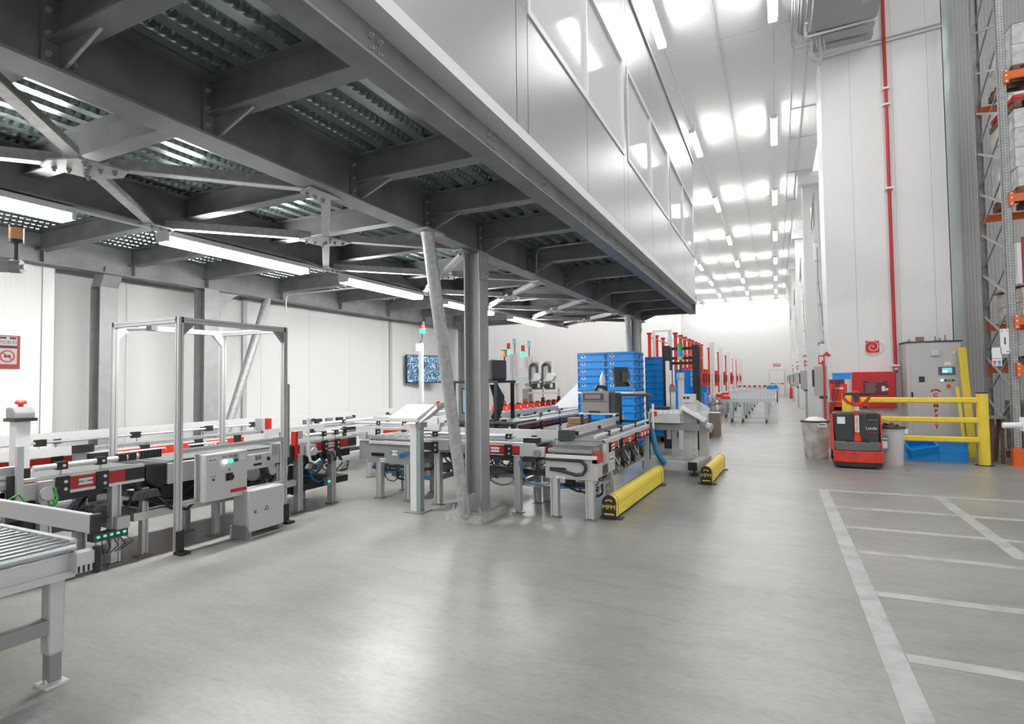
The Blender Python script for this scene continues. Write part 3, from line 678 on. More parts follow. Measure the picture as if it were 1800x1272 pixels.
# ---- second section of the front line
c2, _ = conv('belt_conveyor', 'grey belt conveyor with red side between portal and corner transfer', 'Y', 4.72, 5.74, x0, x1, .80,
    panels=[(4.72,4.78,red),(4.92,5.58,red),(5.58,5.74,black)], clamps=(5.17,5.38,), rail=(4.88,5.72,.885), back=(4.78,5.75,.87,.95), legs=(4.80,5.34), lab=((5.275,'H01.1406',.12,.055),))
build(MB().box(-5.10,-5.04,5.50,5.56,.86,.92), 'rail_clamp', black, c2); build(MB().box(-5.10,-5.05,5.58,5.74,.87,.93), 'ribbed_guard', black, c2)
build(MB().box(-5.10,-5.02,4.70,4.73,.64,.95), 'end_bracket', red, c2)
build(MB().box(-5.12,-5.06,4.73,4.84,.86,.95), 'junction_box', lgrey, c2)
build(MB().box(-5.04,-4.99,4.86,4.98,.65,.78), 'motor_housing', alu, c2); build(MB().cyl((-4.99,4.94,.70),(-4.97,4.94,.70),.045,14), 'motor_cap', alu_l, c2, smooth=True)
build(MB().tube([(-4.96,4.83,1.10),(-4.96,4.83,.70),(-4.95,4.85,.60),(-4.95,4.92,.565),(-4.95,5.0,.60)], .016, 8), 'cable_tube', alu_l, c2, smooth=True)
for k in range(5): build(MB().tube([(-5.0,4.95+.1*k,.66),(-4.98,5.0+.1*k,.56-.02*(k%3)),(-5.05,5.08+.09*k,.54),(-5.12,5.14+.09*k,.62)], .012, 7), 'hose', black, c2, smooth=True)
for k in range(3): build(MB().tube([(-5.0,4.88,.60),(-4.97,4.98,.53+.012*k),(-5.0,5.15,.55+.012*k)], .006, 6), 'cable', blue_c, c2, smooth=True)
build(MB().box(-5.5,-5.15,4.4,5.7,.22,.30), 'drive_tray', black, c2); build(MB().cyl((-5.3,4.9,.24),(-5.3,5.15,.27),.08,14), 'drive_motor', dark, c2, smooth=True)
build(MB().box(-5.10,-5.04,5.22,5.27,.24,.34), 'valve_block', mid, c2); build(MB().box(-5.04,-5.035,5.225,5.265,.28,.30), 'terminal_light', led_g, c2)
# ---- corner transfer unit
ct = thing('corner_transfer', 'grey steel corner transfer with wide rollers and blue hoses behind the white pedestal', 'transfer unit', (-4.5, 6.1, 0))
build(MB().box(-4.90,-4.12,5.80,5.82,.46,.71), 'front_plate', mat('transfer_grey', (.30,.315,.31), .45, .2), ct)
build(MB().box(-4.90,-4.88,5.82,6.42,.46,.76), 'side_plate', MATS['transfer_grey'], ct)
build(MB().box(-4.14,-4.12,5.82,6.42,.46,.76), 'side_plate', MATS['transfer_grey'], ct)
build(MB().box(-4.86,-4.16,5.775,5.80,.71,.75), 'front_rail', alu_l, ct)
for k in range(8): build(MB().cyl((-4.86,5.84+.07*k,.775),(-4.16,5.84+.07*k,.775),.029,12), 'roller', chrome, ct, smooth=True)
for k in range(5): build(MB().box(-4.84+.14*k,-4.80+.14*k,5.9,6.4,.79,.815), 'transfer_belt', alu_l, ct)
build(MB().box(-4.80,-4.20,6.44,6.47,.84,.92), 'guide_bar', alu_l, ct)
plate(Ax('X'), ct, -4.53, 5.775, .73, .10, .022, -1, 'H01.1407'); plate(Ax('X'), ct, -4.46, 5.80, .60, .085, .065, -1, 'H01.1407'); plate(Ax('X'), ct, -4.65, 5.80, .50, .09, .045, -1, 'H01.1408')
build(MB().box(-4.83,-4.63,5.785,5.80,.55,.59), 'connector_block', black, ct)
for k in range(4): build(MB().tube([(-4.38,5.79,.54+.012*k),(-4.32,5.78,.575+.012*k),(-4.2,5.78,.60+.01*k),(-4.05,5.79,.61+.01*k)], .007, 6), 'air_hose', blue_c, ct, smooth=True)
for k in range(4): build(MB().tube([(-4.95,5.95,.36+.01*k),(-4.7,5.9,.34+.01*k),(-4.4,5.95,.28+.015*k),(-4.0,6.0,.25+.01*k)], .008, 6), 'air_hose', blue_c, ct, smooth=True)
for x, y in ((-4.71,5.82),(-4.27,5.83),(-4.75,6.4),(-4.27,6.4)): leg(Ax('X'), ct, x, y, .47)
build(MB().box(-4.9,-4.2,6.0,6.06,.30,.36), 'stringer', alu_d, ct); build(MB().box(-5.0,-4.2,6.2,6.3,.33,.37), 'cable_shade_tray', dark, ct)
build(MB().box(-5.04,-4.90,5.80,6.0,.50,.74), 'pivot_bracket', MATS['transfer_grey'], ct); build(MB().box(-5.02,-4.90,5.76,5.80,.76,.86), 'sensor_block', alu, ct)
# ---- crossing run towards the camera side of the column
c3, AX = conv('roller_conveyor', 'roller conveyor with red side crossing behind the big column', 'X', -4.05, -2.46, 5.74, 6.38, .79,
    panels=[(-4.05,-3.84,black),(-3.84,-3.76,red),(-3.76,-3.14,lgrey),(-3.14,-2.62,red)], clamps=(-3.80,-2.80), rail=(-4.0,-3.2,.875) if 0 else (-3.98,-2.72,.87), back=(-4.1,-2.28,.80,.90), legs=(-3.78,-2.70), roll=(.024,.062), lab=((-2.97,'H01.1412',.11,.055),), zp=(.665,.765))
build(MB().box(-3.6,-3.2,5.72,5.735,.675,.755), 'window_plate', mat('window_green', (.28,.36,.34), .3), c3)
build(MB().box(-2.64,-2.34,5.70,5.74,.66,.77), 'motor_bracket', alu, c3); build(MB().cyl((-2.42,5.70,.70),(-2.42,5.66,.70),.04,14), 'motor_cap', mid, c3, smooth=True)
build(MB().box(-2.62,-2.44,5.75,5.85,.80,.86), 'ribbed_guard', black, c3)
build(MB().box(-2.42,-2.24,6.34,6.46,.79,.90), 'corner_cover', dark, c3)
for k in range(5): build(MB().tube([(-3.72+.08*k,5.76,.65),(-3.62+.08*k,5.72,.55-.01*k),(-3.5+.07*k,5.78,.48),(-3.4+.07*k,5.9,.44)], .013, 7), 'hose', black, c3, smooth=True)
build(MB().box(-3.9,-2.4,6.0,6.1,.40,.47), 'cable_shade_tray', dark, c3); build(MB().box(-2.86,-2.3,5.9,5.98,.29,.33), 'stringer', alu, c3)
build(MB().tube([(-2.66,5.72,.60),(-2.60,5.70,.45),(-2.55,5.72,.36),(-2.3,5.8,.31),(-1.9,6.0,.30)], .009, 6), 'air_hose', blue_c, c3, smooth=True)
build(MB().box(-2.5,-1.9,6.1,6.16,.27,.31), 'hose_bundle', blue_c, c3)
# ---- end transfer with the cable loop
et = thing('end_transfer', 'pale grey end transfer with a looped black cable duct beside the yellow bumper', 'transfer unit', (-2.03, 6.0, 0))
build(MB().box(-2.34,-1.74,5.72,5.735,.43,.675), 'front_plate', lgrey2, et, bevel=.006); build(MB().box(-1.755,-1.74,5.735,6.42,.46,.675), 'side_plate', lgrey2, et)
build(MB().box(-2.34,-2.325,5.735,6.38,.43,.675), 'side_plate', lgrey2, et)
build(MB().box(-2.32,-1.74,5.69,5.715,.66,.70), 'front_rail', alu_l, et)
for k in range(5): build(MB().cyl((-2.30,5.72+.06*k,.735),(-1.80,5.72+.06*k,.735),.026,12), 'roller', chrome if k else alu_d, et, smooth=True)
build(MB().box(-2.36,-1.84,5.98,6.42,.70,.77), 'belt', belt, et)
build(MB().tube([(-2.33,5.70,.645),(-2.1,5.695,.645),(-1.92,5.695,.64),(-1.87,5.695,.60),(-1.865,5.695,.55),(-1.90,5.695,.50),(-1.97,5.695,.487),(-2.06,5.695,.505),(-2.15,5.695,.525),(-2.22,5.695,.53)], .018, 8), 'cable_duct', black, et, smooth=True)
build(MB().box(-2.28,-2.10,5.70,5.72,.515,.555), 'connector', black, et); build(MB().box(-2.05,-1.80,5.714,5.72,.455,.495), 'slotted_cover', lgrey2, et)
plate(Ax('X'), et, -2.16, 5.72, .447, .10, .025, -1, 'H01.1413')
build(MB().box(-1.80,-1.737,5.72,6.02,.615,.72), 'red_end_plate', red, et); build(MB().box(-1.74,-1.70,5.92,6.02,.60,.80), 'clamp_post', alu, et)
plate(AY, et, 6.25, -1.74, .60, .09, .06, 1, 'H01.1413', m=paper); build(MB().box(-1.74,-1.735,5.9,6.1,.47,.57), 'socket_plate', dark, et)
for x, y in ((-2.24,5.76),(-1.84,5.77),(-2.62,6.46),(-1.94,6.86)): leg(Ax('X'), et, x, y, .45, .085)
build(MB().bar((-1.84,5.77,.25),(-1.94,6.86,.25),.03,.03), 'stay', alu, et)
# ---- line going away beside the bumpers
c4, _ = conv('belt_conveyor', 'belt conveyor with red labelled side running away behind the long yellow bumper', 'Y', 6.42, 9.0, -2.46, -1.86, .775,
    panels=[(6.05,6.42,red),(6.42,7.0,red),(7.06,7.30,black),(7.34,7.95,red),(8.0,8.2,black),(8.22,9.0,red)], clamps=(6.62,7.2,8.0), rail=(6.1,8.9,.86), back=(6.5,9.6,.80,.89), legs=(8.9,), lab=((6.75,'H01.1414',.14,.06),(7.62,'H01',.10,.06),(8.4,'',.08,.06),(8.6,'',.08,.06),(8.82,'',.06,.05)), zp=(.63,.735))
build(MB().box(-2.40,-2.0,6.6,8.8,.45,.62), 'drive_cover', dark, c4)
for k in range(7): build(MB().cyl((-1.98,6.9+.27*k,.42+.03*(k%2)),(-1.88,6.9+.27*k,.42+.03*(k%2)),.06-.008*(k%3),14), 'drive_pulley', alu_d if k%2 else dark, c4, smooth=True)
for k in range(6): build(MB().tube([(-1.9,6.95+.28*k,.55),(-1.86,7.05+.28*k,.42),(-1.88,7.12+.28*k,.33),(-1.95,7.2+.28*k,.40)], .009, 6), 'cable', black if k%2 else alu_l, c4, smooth=True)
build(MB().box(-2.3,-1.95,6.8,8.8,.26,.33), 'frame_beam', alu_d, c4)
# ---- line along the left wall
c5, _ = conv('roller_conveyor', 'long roller conveyor with bright red side along the left wall behind the portal', 'Y', -.5, 6.3, -7.15, -6.52, .80,
    panels=[(-.5,2.0,lgrey),(2.0,3.18,red_o),(3.32,3.52,black),(3.56,4.42,red_o),(4.42,4.62,black),(4.66,5.2,red_o),(5.2,6.2,alu_l)], clamps=(3.9,4.95), rail=None, back=(-.5,6.3,.90,1.0), legs=(1.2,3.0,4.6,6.0), roll=(.024,.075), lab=((4.72,'H01.1430',.14,.05),), zp=(.685,.795))
for y in (3.05,3.9,4.55,5.1):
    build(MB().box(-6.53,-6.50,y-.05,y+.05,.68,.83), 'bracket', black, c5)
build(MB().cyl((-6.95,-.5,.915),(-6.95,6.0,.915),.014,8), 'guide_rail', alu, c5, smooth=True)
for y in (3.1,4.05,5.0,5.7): build(MB().box(-6.98,-6.92,y-.045,y+.045,.88,.95), 'rail_clamp', black, c5)
build(MB().box(-6.50,-6.46,2.2,3.2,.81,.90), 'guide_bar', alu_l, c5); build(MB().box(-6.49,-6.45,3.15,3.35,.82,.90), 'guide_bar_end', black, c5)
for y in (3.8,4.6): build(MB().tube([(-6.48,y-.2,.745),(-6.46,y-.22,.775),(-6.46,y+.3,.775),(-6.48,y+.32,.745)], .012, 6), 'pull_handle', alu_l, c5, smooth=True)
build(MB().box(-6.6,-6.45,5.55,5.6,.8,1.02), 'stop_plate', red, c5); build(MB().box(-6.66,-6.52,5.5,5.56,.85,1.02), 'junction_box', lgrey, c5)
c6, _ = conv('roller_conveyor', 'roller conveyor with white guide bars beyond the corner transfer along the left wall', 'Y', 6.34, 10.2, -6.95, -6.32, .80,
    panels=[(6.34,7.6,alu_l),(7.6,8.6,red_o),(8.6,10.2,alu_l)], clamps=(6.9,8.9), rail=(6.4,10.0,.89), back=(6.34,10.2,.90,1.0), legs=(6.8,8.4,9.9), roll=(.024,.09), zp=(.685,.795))
for k in range(5): build(MB().box(-6.8+.02*k,-6.74+.02*k,6.5+.22*k,6.62+.22*k,.86,.93), 'sensor_head', black if k%2 else alu_d, c6)
c7, _ = conv('roller_conveyor', 'pale roller conveyor with a red strip crossing in front of the left wall', 'X', -6.25, -4.9, 7.0, 7.5, .79, panels=[(-6.25,-5.6,alu_l),(-5.6,-5.1,red),(-5.1,-4.9,alu_l)], clamps=(-5.7,-5.2), rail=(-6.2,-4.95,.87), back=(-6.2,-4.9,.84,.94), legs=(-5.9,-5.1), roll=(.024,.08), zp=(.665,.765))
# ---- near roller table at the left edge
c8 = thing('roller_table', 'wide zinc roller table with grey guide bar in the near left corner', 'conveyor', (-4.6, 1.2, 0))
X8, Y8 = -3.22, 1.655
build(MB().box(-4.92,X8-.02,Y8+.02,Y8+.05,.775,.875), 'guide_bar', lgrey, c8, bevel=.006); build(MB().box(X8-.03,X8+.0,Y8+.012,Y8+.058,.77,.88), 'bar_end_cap', black, c8, bevel=.01)
build(MB().box(-4.92,X8-.10,Y8-.035,Y8-.005,.69,.752), 'side_profile', alu_l, c8)
build(MB().box(-4.92,X8-.05,.10,.14,.62,.745), 'side_profile', alu_l, c8)
me = MB().cyl((0,.14,0),(0,Y8-.04,0),.025,14).mesh('roller', chrome, smooth=True)
for k in range(22): link(me, 'roller', c8, (X8-.06-.075*k+4.6, -1.2, .725))
build(MB().box(X8-.09,X8-.06,.1,Y8-.04,.605,.69), 'end_profile', alu, c8); build(MB().box(X8-.10,X8-.04,.1,Y8-.04,.575,.61), 'end_lip', alu, c8)
build(MB().box(X8-.06,X8+.01,Y8-.06,Y8+.03,.60,.70), 'terminal_block', alu, c8)
for k in range(4): build(MB().box(X8-.05,X8+.012,Y8-.055+.022*k,Y8-.045+.022*k,.602,.635), 'slot', black, c8)
build(MB().box(X8-.02,X8+.02,Y8+.02,Y8+.05,.575,.72), 'end_cover', black, c8, bevel=.012)
for k in range(6): build(MB().cyl((X8-.05,Y8-.03+.012*k,.665),(X8-.05,Y8-.026+.012*k,.665),.018,10), 'spring_coil', alu_l, c8)
for x, y in ((-3.345,1.56),(-3.345,.25),(-4.8,1.56),(-4.8,.25)):
    l8 = build(MB().box(x-.045,x+.045,y-.035,y+.035,.20,.60), 'leg', alu, c8, bevel=.012)
    build(MB().box(x-.033,x+.033,y-.026,y+.026,.065,.21), 'inner_leg', alu_d, l8); build(MB().prism([(x-.055,y-.05,.045),(x+.055,y-.05,.045),(x+.055,y+.05,.045),(x-.055,y+.05,.045)], (0,0,.014)).cyl((x,y,.059),(x,y,.075),.03,10), 'foot', alu_l, l8)
build(MB().box(-3.38,-3.31,.28,1.53,.31,.38), 'cross_bar', alu_d, c8); build(MB().box(-4.83,-4.77,.28,1.53,.31,.38), 'cross_bar', alu_d, c8)
build(MB().cyl((-3.75,1.10,.58),(-3.60,1.42,.50),.055,16), 'drum_motor', lgrey2, c8, smooth=True); build(MB().cbox((-3.68,1.28,.52),(.10,.10,.09),.5,.3), 'motor_box', lgrey2, c8, bevel=.01)
build(MB().box(-4.0,-3.7,.9,1.2,.42,.50), 'gearbox', lgrey2, c8, bevel=.01)

build(MB().box(-5.55,-5.12,2.08,3.0,.36,.42), 'cable_shade_tray', dark, c1); build(MB().box(-5.58,-5.12,2.1,3.0,.60,.66), 'drive_cover', black, c1)  # dark tray added under the conveyor to deepen the shade on the floor
clutter(c1, AY, 2.1, 3.0, -5.5, -5.08, .30, .62, 10, 1); clutter(cw, AY, 3.1, 4.6, -5.5, -5.06, .28, .58, 16, 2); clutter(c2, AY, 4.75, 5.7, -5.5, -5.08, .28, .62, 12, 3)
clutter(ct, AX, -4.85, -4.15, 5.85, 6.3, .25, .48, 9, 4); clutter(c3, AX, -3.95, -2.5, 5.8, 6.3, .25, .62, 14, 5); clutter(et, AX, -2.3, -1.8, 5.85, 6.3, .22, .45, 7, 6); clutter(c4, AY, 6.5, 8.9, -2.35, -1.9, .22, .58, 20, 7); clutter(c5, AY, 2.6, 6.0, -7.0, -6.6, .3, .62, 12, 8); clutter(c7, AX, -6.2, -5.0, 7.05, 7.4, .3, .6, 6, 9)
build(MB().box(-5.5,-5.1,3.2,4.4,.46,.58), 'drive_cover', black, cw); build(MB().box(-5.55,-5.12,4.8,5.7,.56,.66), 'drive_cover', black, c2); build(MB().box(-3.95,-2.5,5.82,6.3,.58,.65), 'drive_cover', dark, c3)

c8.location.z -= .045
# ================================================================ THINGS AROUND THE CONVEYORS
# operator pedestal
pd = thing('operator_pedestal', 'white pedestal with tilted glowing-white desk top beside the leaning tube', 'pedestal', (-3.82, 5.38, 0))
build(MB().box(-3.88,-3.79,5.33,5.43,.012,1.02), 'post', alu_l, pd, bevel=.004); build(MB().box(-3.79,-3.745,5.34,5.42,.012,1.02), 'side_profile', mat('profile_green', (.34,.40,.39), .35, .4), pd)
build(MB().box(-3.93,-3.69,5.27,5.49,0,.012), 'foot_plate', alu_d, pd)
build(MB().prism([(-4.12,5.26,1.05),(-3.72,5.26,1.05),(-3.72,5.62,1.19),(-4.12,5.62,1.19),], (0,-.015,.045)), 'desk_top', mat('desk_white', (.85,.85,.85), .35), pd, bevel=.006)
bb = build(MB().prism([(-3.72,5.26,1.03),(-3.68,5.24,1.04),(-3.54,5.40,1.20),(-3.58,5.43,1.24)], (0,.22,.04)), 'button_console', alu, pd, bevel=.006)
build(MB().lathe((-3.62,5.52,1.235), [(.014,0),(.014,.015),(.028,.02),(.03,.035),(.02,.045)], 14), 'emergency_button', led_r, bb, smooth=True)
build(MB().box(-3.78,-3.70,5.30,5.42,.98,1.04), 'tilt_bracket', alu_d, pd)
# signal mast and camera screen by the wall
ms = thing('signal_mast', 'thin white mast with green and red signal lamp in front of the wall screen', 'signal light', (-6.1, 8.75, 0))
X, Y = -6.1, 8.75
build(MB().box(X-.035,X+.035,Y-.03,Y+.03,0,2.12), 'mast', alu_l, ms); build(MB().box(X-.1,X+.08,Y-.04,Y-.03,2.1,2.25), 'white_plate', paper, ms)
build(MB().cyl((X+.03,Y,2.3),(X+.03,Y,2.43),.012,8), 'stem', black, ms); build(MB().cyl((X-.04,Y,2.25),(X+.04,Y,2.32),.02,8), 'bracket', alu_d, ms)
lp = build(MB().cyl((X+.03,Y,2.43),(X+.03,Y,2.52),.05,14,.06), 'green_lamp', led_g, ms, smooth=True)
build(MB().cyl((X+.03,Y,2.52),(X+.03,Y,2.60),.045,14), 'red_lamp', led_r, ms, smooth=True); build(MB().cyl((X+.03,Y,2.60),(X+.03,Y,2.66),.04,14), 'cap', black, ms, smooth=True)
sc_ = thing('wall_screen', 'black framed screen with grid of blue camera pictures on the left wall', 'screen', (-8.3, 11.85, 1.48))
M4 = Matrix.Rotation(R(-18), 3, 'Z')
def scr(y, z, off): 
    p = M4 @ Vector((off, y, 0)); return (-8.13+p.x, 11.85+p.y, z)
build(MB().prism([scr(-.62,1.49,0),scr(.62,1.49,0),scr(.62,2.20,0),scr(-.62,2.20,0)], tuple(M4 @ Vector((.05,0,0)))), 'bezel', black, sc_)
build(MB().box(-8.36,-8.13,11.75,11.95,1.75,1.95), 'wall_bracket', dark, sc_)
tiles = []
for k in range(4):
    nm = 'screen_tile_%s' % 'abcd'[k]; m = bpy.data.materials.new(nm); m.use_nodes = True; nt = m.node_tree; bs = nt.nodes['Principled BSDF']
    tcn = nt.nodes.new('ShaderNodeTexCoord'); n = nt.nodes.new('ShaderNodeTexNoise'); n.inputs['Scale'].default_value = 9+4*k; n.inputs['Distortion'].default_value = 2.5
    nt.links.new(tcn.outputs['Object'], n.inputs['Vector']); cr = nt.nodes.new('ShaderNodeValToRGB'); e = cr.color_ramp.elements
    e[0].position = .40; e[0].color = (.004,.006,.02,1); e[1].position = .62; e[1].color = (.45,.72,.85,1); q = e.new(.5); q.color = (.03,.13,.30,1)
    nt.links.new(n.outputs['Fac'], cr.inputs[0]); nt.links.new(cr.outputs[0], bs.inputs['Emission Color']); bs.inputs['Emission Strength'].default_value = 1.0; bs.inputs['Base Color'].default_value = (.01,.01,.01,1)
    m.cycles.emission_sampling = 'NONE'; tiles.append(m)
for i in range(4):
    for j in range(4):
        ya = -.60+.30*i+.008; yb = -.60+.30*(i+1)-.008; za = 1.51+.168*j+.005; zb = 1.51+.168*(j+1)-.005
        build(MB().prism([scr(ya,za,.05),scr(yb,za,.05),scr(yb,zb,.05),scr(ya,zb,.05)], tuple(M4 @ Vector((.004,0,0)))), 'camera_picture', tiles[(i*3+j*2+i*j) % 4], sc_)
# beacon on an arm at the left edge
bc = thing('amber_beacon', 'amber beacon lamp on a grey swivel arm at the left edge', 'signal light', (-4.2, 1.62, 2.2))
build(MB().cyl((-4.17,1.72,2.40),(-4.17,1.72,2.47),.036,16), 'amber_lens', amber, bc, smooth=True); build(MB().cyl((-4.17,1.72,2.47),(-4.17,1.72,2.485),.038,16), 'cap', dark, bc, smooth=True); build(MB().cyl((-4.17,1.72,2.38),(-4.17,1.72,2.40),.036,16), 'ring', black, bc, smooth=True)
build(MB().cyl((-4.17,1.72,2.27),(-4.17,1.72,2.38),.013,10), 'stem', dark, bc, smooth=True)
build(MB().cyl((-4.185,1.70,2.235),(-4.145,1.74,2.235),.04,18), 'swivel', mid, bc, smooth=True); build(MB().bar((-4.6,1.42,2.235),(-4.17,1.71,2.235),.03,.07), 'arm', mid, bc)
build(MB().cyl((-4.147,1.742,2.235),(-4.135,1.75,2.235),.014,10), 'pivot_bolt', alu_l, bc)
build(MB().box(-4.65,-4.59,1.37,1.43,2.19,3.105), 'pole', alu_d, bc)
# transport notice on the near wall
ns = thing('safety_notice', 'dark red framed notice with prohibition signs on the near left wall', 'sign', (-7.95, 2.95, 1.70))
nd_ = build(MB().box(-7.958,-7.94,2.55,3.33,1.715,2.095), 'board', mat('notice_red', (.30,.03,.03), .5), ns)
build(MB().box(-7.94,-7.937,2.58,3.30,1.98,2.085), 'header', mat('notice_grey', (.45,.43,.43), .6), ns); text('- TRASPORTI', 'lettering', mat('notice_ink', (.30,.08,.08), .6), ns, (-7.935,3.13,2.012), .058, FX)
build(MB().box(-7.94,-7.937,2.58,3.30,1.765,1.945), 'lower_field', MATS['notice_grey'], ns); build(MB().box(-7.94,-7.937,2.58,3.30,1.95,1.975), 'dark_band', black, ns)
for y in (2.75,2.98,3.21):
    build(MB().cyl((-7.937,y,1.855),(-7.934,y,1.855),.072,24), 'prohibition_ring', mat('ring_red', (.42,.05,.06), .5), ns); build(MB().cyl((-7.934,y,1.855),(-7.932,y,1.855),.055,24), 'ring_field', MATS['notice_grey'], ns)
    build(MB().cbox((-7.931,y,1.855),(.002,.06,.03)), 'pictogram', black, ns); build(MB().bar((-7.930,y-.05,1.90),(-7.930,y+.05,1.81),.014,.003,(1,0,0)), 'slash', MATS['ring_red'], ns)
for k in range(3): build(MB().cbox((-7.935,3.08+.09*k,2.065),(.002,.06,.022)), 'pictogram', black, ns)

# yellow bumpers
def bumper(label, a, b):
    a, b = Vector((*a,0)), Vector((*b,0)); L = (b-a).length; ang = math.atan2(b.y-a.y, b.x-a.x)
    t = thing('floor_bumper', label, 'barrier', tuple(a), 'yellow floor bumpers')
    W = .073; prof = [(-W,.035)]
    for k in range(5): z = .045+.024*k; prof += [(-W,z),(-W+.004,z+.009),(-W,z+.018)] 
    for k in range(9): th = math.pi-math.pi*k/8; prof.append((W*math.cos(th), .185+.075*math.sin(th)))
    for k in range(4,-1,-1): z = .045+.024*k; prof += [(W,z+.018),(W-.004,z+.009),(W,z)]
    prof.append((W,.035))
    def w(u, v, z): return (a.x+u*math.cos(ang)-v*math.sin(ang), a.y+u*math.sin(ang)+v*math.cos(ang), z)
    build(MB().prism([w(.012,-v,z) for v, z in prof], (L*math.cos(ang)-.02*math.cos(ang), L*math.sin(ang), 0)), 'bumper_body', yellow_p, t)
    cap = [(-W-.004,.02),(W+.004,.02),(W+.004,.19)]+[((W+.004)*math.cos(math.pi*k/8),.187+.08*math.sin(math.pi*k/8)) for k in range(1,8)]+[(-W-.004,.19)]
    ec = build(MB().prism([w(0,-v,z) for v, z in cap], tuple(Vector(w(.014,0,0))-Vector(w(0,0,0)))), 'end_cap', black, t)
    tx = text('MPM', 'lettering', yellow_p, ec, w(-.002,0,.135), .07, (R(90),0,ang-R(90)))
    build(MB().prism([w(-.001,-v,z) for v, z in ((-.055,.055),(.055,.055),(.055,.07),(-.055,.07))], tuple(Vector(w(-.003,0,0))-Vector(w(0,0,0)))), 'yellow_bar', yellow_p, ec)
    arc = [(.055*math.cos(R(40+10*k)), .165+.055*math.sin(R(40+10*k))) for k in range(11)]; arc += [(.04*math.cos(R(140-10*k)), .165+.045*math.sin(R(140-10*k))) for k in range(11)]
    build(MB().prism([w(-.001,-v,z) for v, z in arc], tuple(Vector(w(-.003,0,0))-Vector(w(0,0,0)))), 'yellow_arc', yellow_p, ec)
    for u in (.10, L-.12):
        for s in (-1, 1): build(MB().cbox(w(u, s*.095, .008), (.10,.06,.014), ang), 'foot', dark, t)
        build(MB().prism([w(u,-v,z) for v, z in [(-W-.002,.04),(W+.002,.04),(W+.002,.185)]+[((W+.002)*math.cos(math.pi*k/8),.186+.0765*math.sin(math.pi*k/8)) for k in range(1,8)]+[(-W-.002,.185)]], tuple(Vector(w(.004,0,0))-Vector(w(0,0,0)))), 'joint_band', dark, t)
    build(MB().prism([w(.02,-v,z) for v, z in ((-.05,.015),(.05,.015),(.05,.04),(-.05,.04))], tuple(Vector(w(L-.04,0,0))-Vector(w(0,0,0)))), 'base_rail', dark, t)
bumper('long yellow floor bumper with black end cap in front of the belt conveyor', (-1.665, 5.86), (-1.585, 8.2))
bumper('shorter yellow floor bumper beside the grey machine stand', (-.94, 8.32), (-.885, 9.95))

# blue crates: one mesh, tall stacks
def crate_parts(w=.6, d=.4, h=.15):
    b = MB().box(-w/2+.012,w/2-.012,-d/2+.012,d/2-.012,0,h-.03)
    body = b.mesh('crate_body', blue)
    r = MB()
    for x0_, x1_, y0_, y1_ in ((-w/2,w/2,-d/2,-d/2+.014),(-w/2,w/2,d/2-.014,d/2),(-w/2,-w/2+.014,-d/2+.014,d/2-.014),(w/2-.014,w/2,-d/2+.014,d/2-.014)): r.box(x0_,x1_,y0_,y1_,h-.032,h)
    rim = r.mesh('crate_rim', blue)
    q = MB()
    for k in range(9): x = -w/2+.03+k*(w-.06)/8; q.box(x-.022,x+.022,-d/2+.001,-d/2+.013,h-.055,h-.032)
    for k in range(6): y = -d/2+.03+k*(d-.06)/5; q.box(w/2-.013,w/2-.001,y-.022,y+.022,h-.055,h-.032)
    q.box(-w/2+.002,-w/2+.03,-d/2+.002,-d/2+.012,.01,h-.03).box(w/2-.03,w/2-.002,-d/2+.002,-d/2+.012,.01,h-.03)
    ribs = q.mesh('crate_ribs', blue_d)
    lb = MB().box(-.21,-.135,-d/2+.008,-d/2+.0105,.045,.11).mesh('label', paper)
    return body, rim, ribs, lb
CR = crate_parts(); 
code = MB().box(-.19,-.155,-.1925,-.1915,.06,.095).mesh('label_print', ink)
def crate(loc, label, rz=0, lab=True, group='blue crates in the tall stacks'):
    t = thing('stacking_crate', label, 'crate', loc, group); t.rotation_euler.z = rz
    link(CR[0],'crate_body',t); rm = link(CR[1],'crate_rim',t); link(CR[2],'corner_ribs',t)['kind'] = 'stuff'
    if lab: l_ = link(CR[3],'label',t); link(code,'label_print',l_)
    return t
def ordinal(n): return ['lowest','second','third','fourth','fifth','sixth','seventh','eighth','ninth','tenth','eleventh','twelfth','thirteenth','fourteenth','fifteenth','sixteenth'][n]
N = 13
for col, xc in (('left', -3.445), ('right', -2.84)):
    for k in range(N):
        crate((xc, 11.2, .14+.149*k), 'blue crate with white label, %s in the %s front stack behind the label printer' % (ordinal(k) if k < N-1 else 'topmost', col))
for k in range(N): crate((-2.84, 11.61, .14+.149*k), 'blue crate, %s of the stack hidden behind the right front stack' % (ordinal(k) if k < N-1 else 'topmost'), 0, False)
single(MB().box(-3.765,-2.525,10.985,10.99,1.235,1.275).box(-2.53,-2.525,10.99,11.83,1.235,1.275).box(-3.765,-2.53,11.825,11.83,1.235,1.275).box(-3.765,-3.76,10.99,11.825,1.235,1.275), 'packing_strap', paper, 'white strap wrapped around the front stacks of blue crates', 'strap', (-3.0,11.2,1.235))
def pallet(loc, w, d, label):
    t = thing('pallet', label, 'pallet', loc, 'wooden pallets')
    X, Y, Z = loc
    for k in range(5): y = Y-d/2+.05+k*(d-.1)/4; build(MB().box(X-w/2,X+w/2,y-.05,y+.05,.115,.138), 'deck_board', wood, t)
    for s in (-1,0,1): build(MB().box(X+s*(w/2-.06)-.05,X+s*(w/2-.06)+.05,Y-d/2,Y+d/2,.0,.115), 'bearer', wood, t)
pallet((-3.14,11.4,0), 1.25, .9, 'wooden pallet under the front stacks of blue crates')
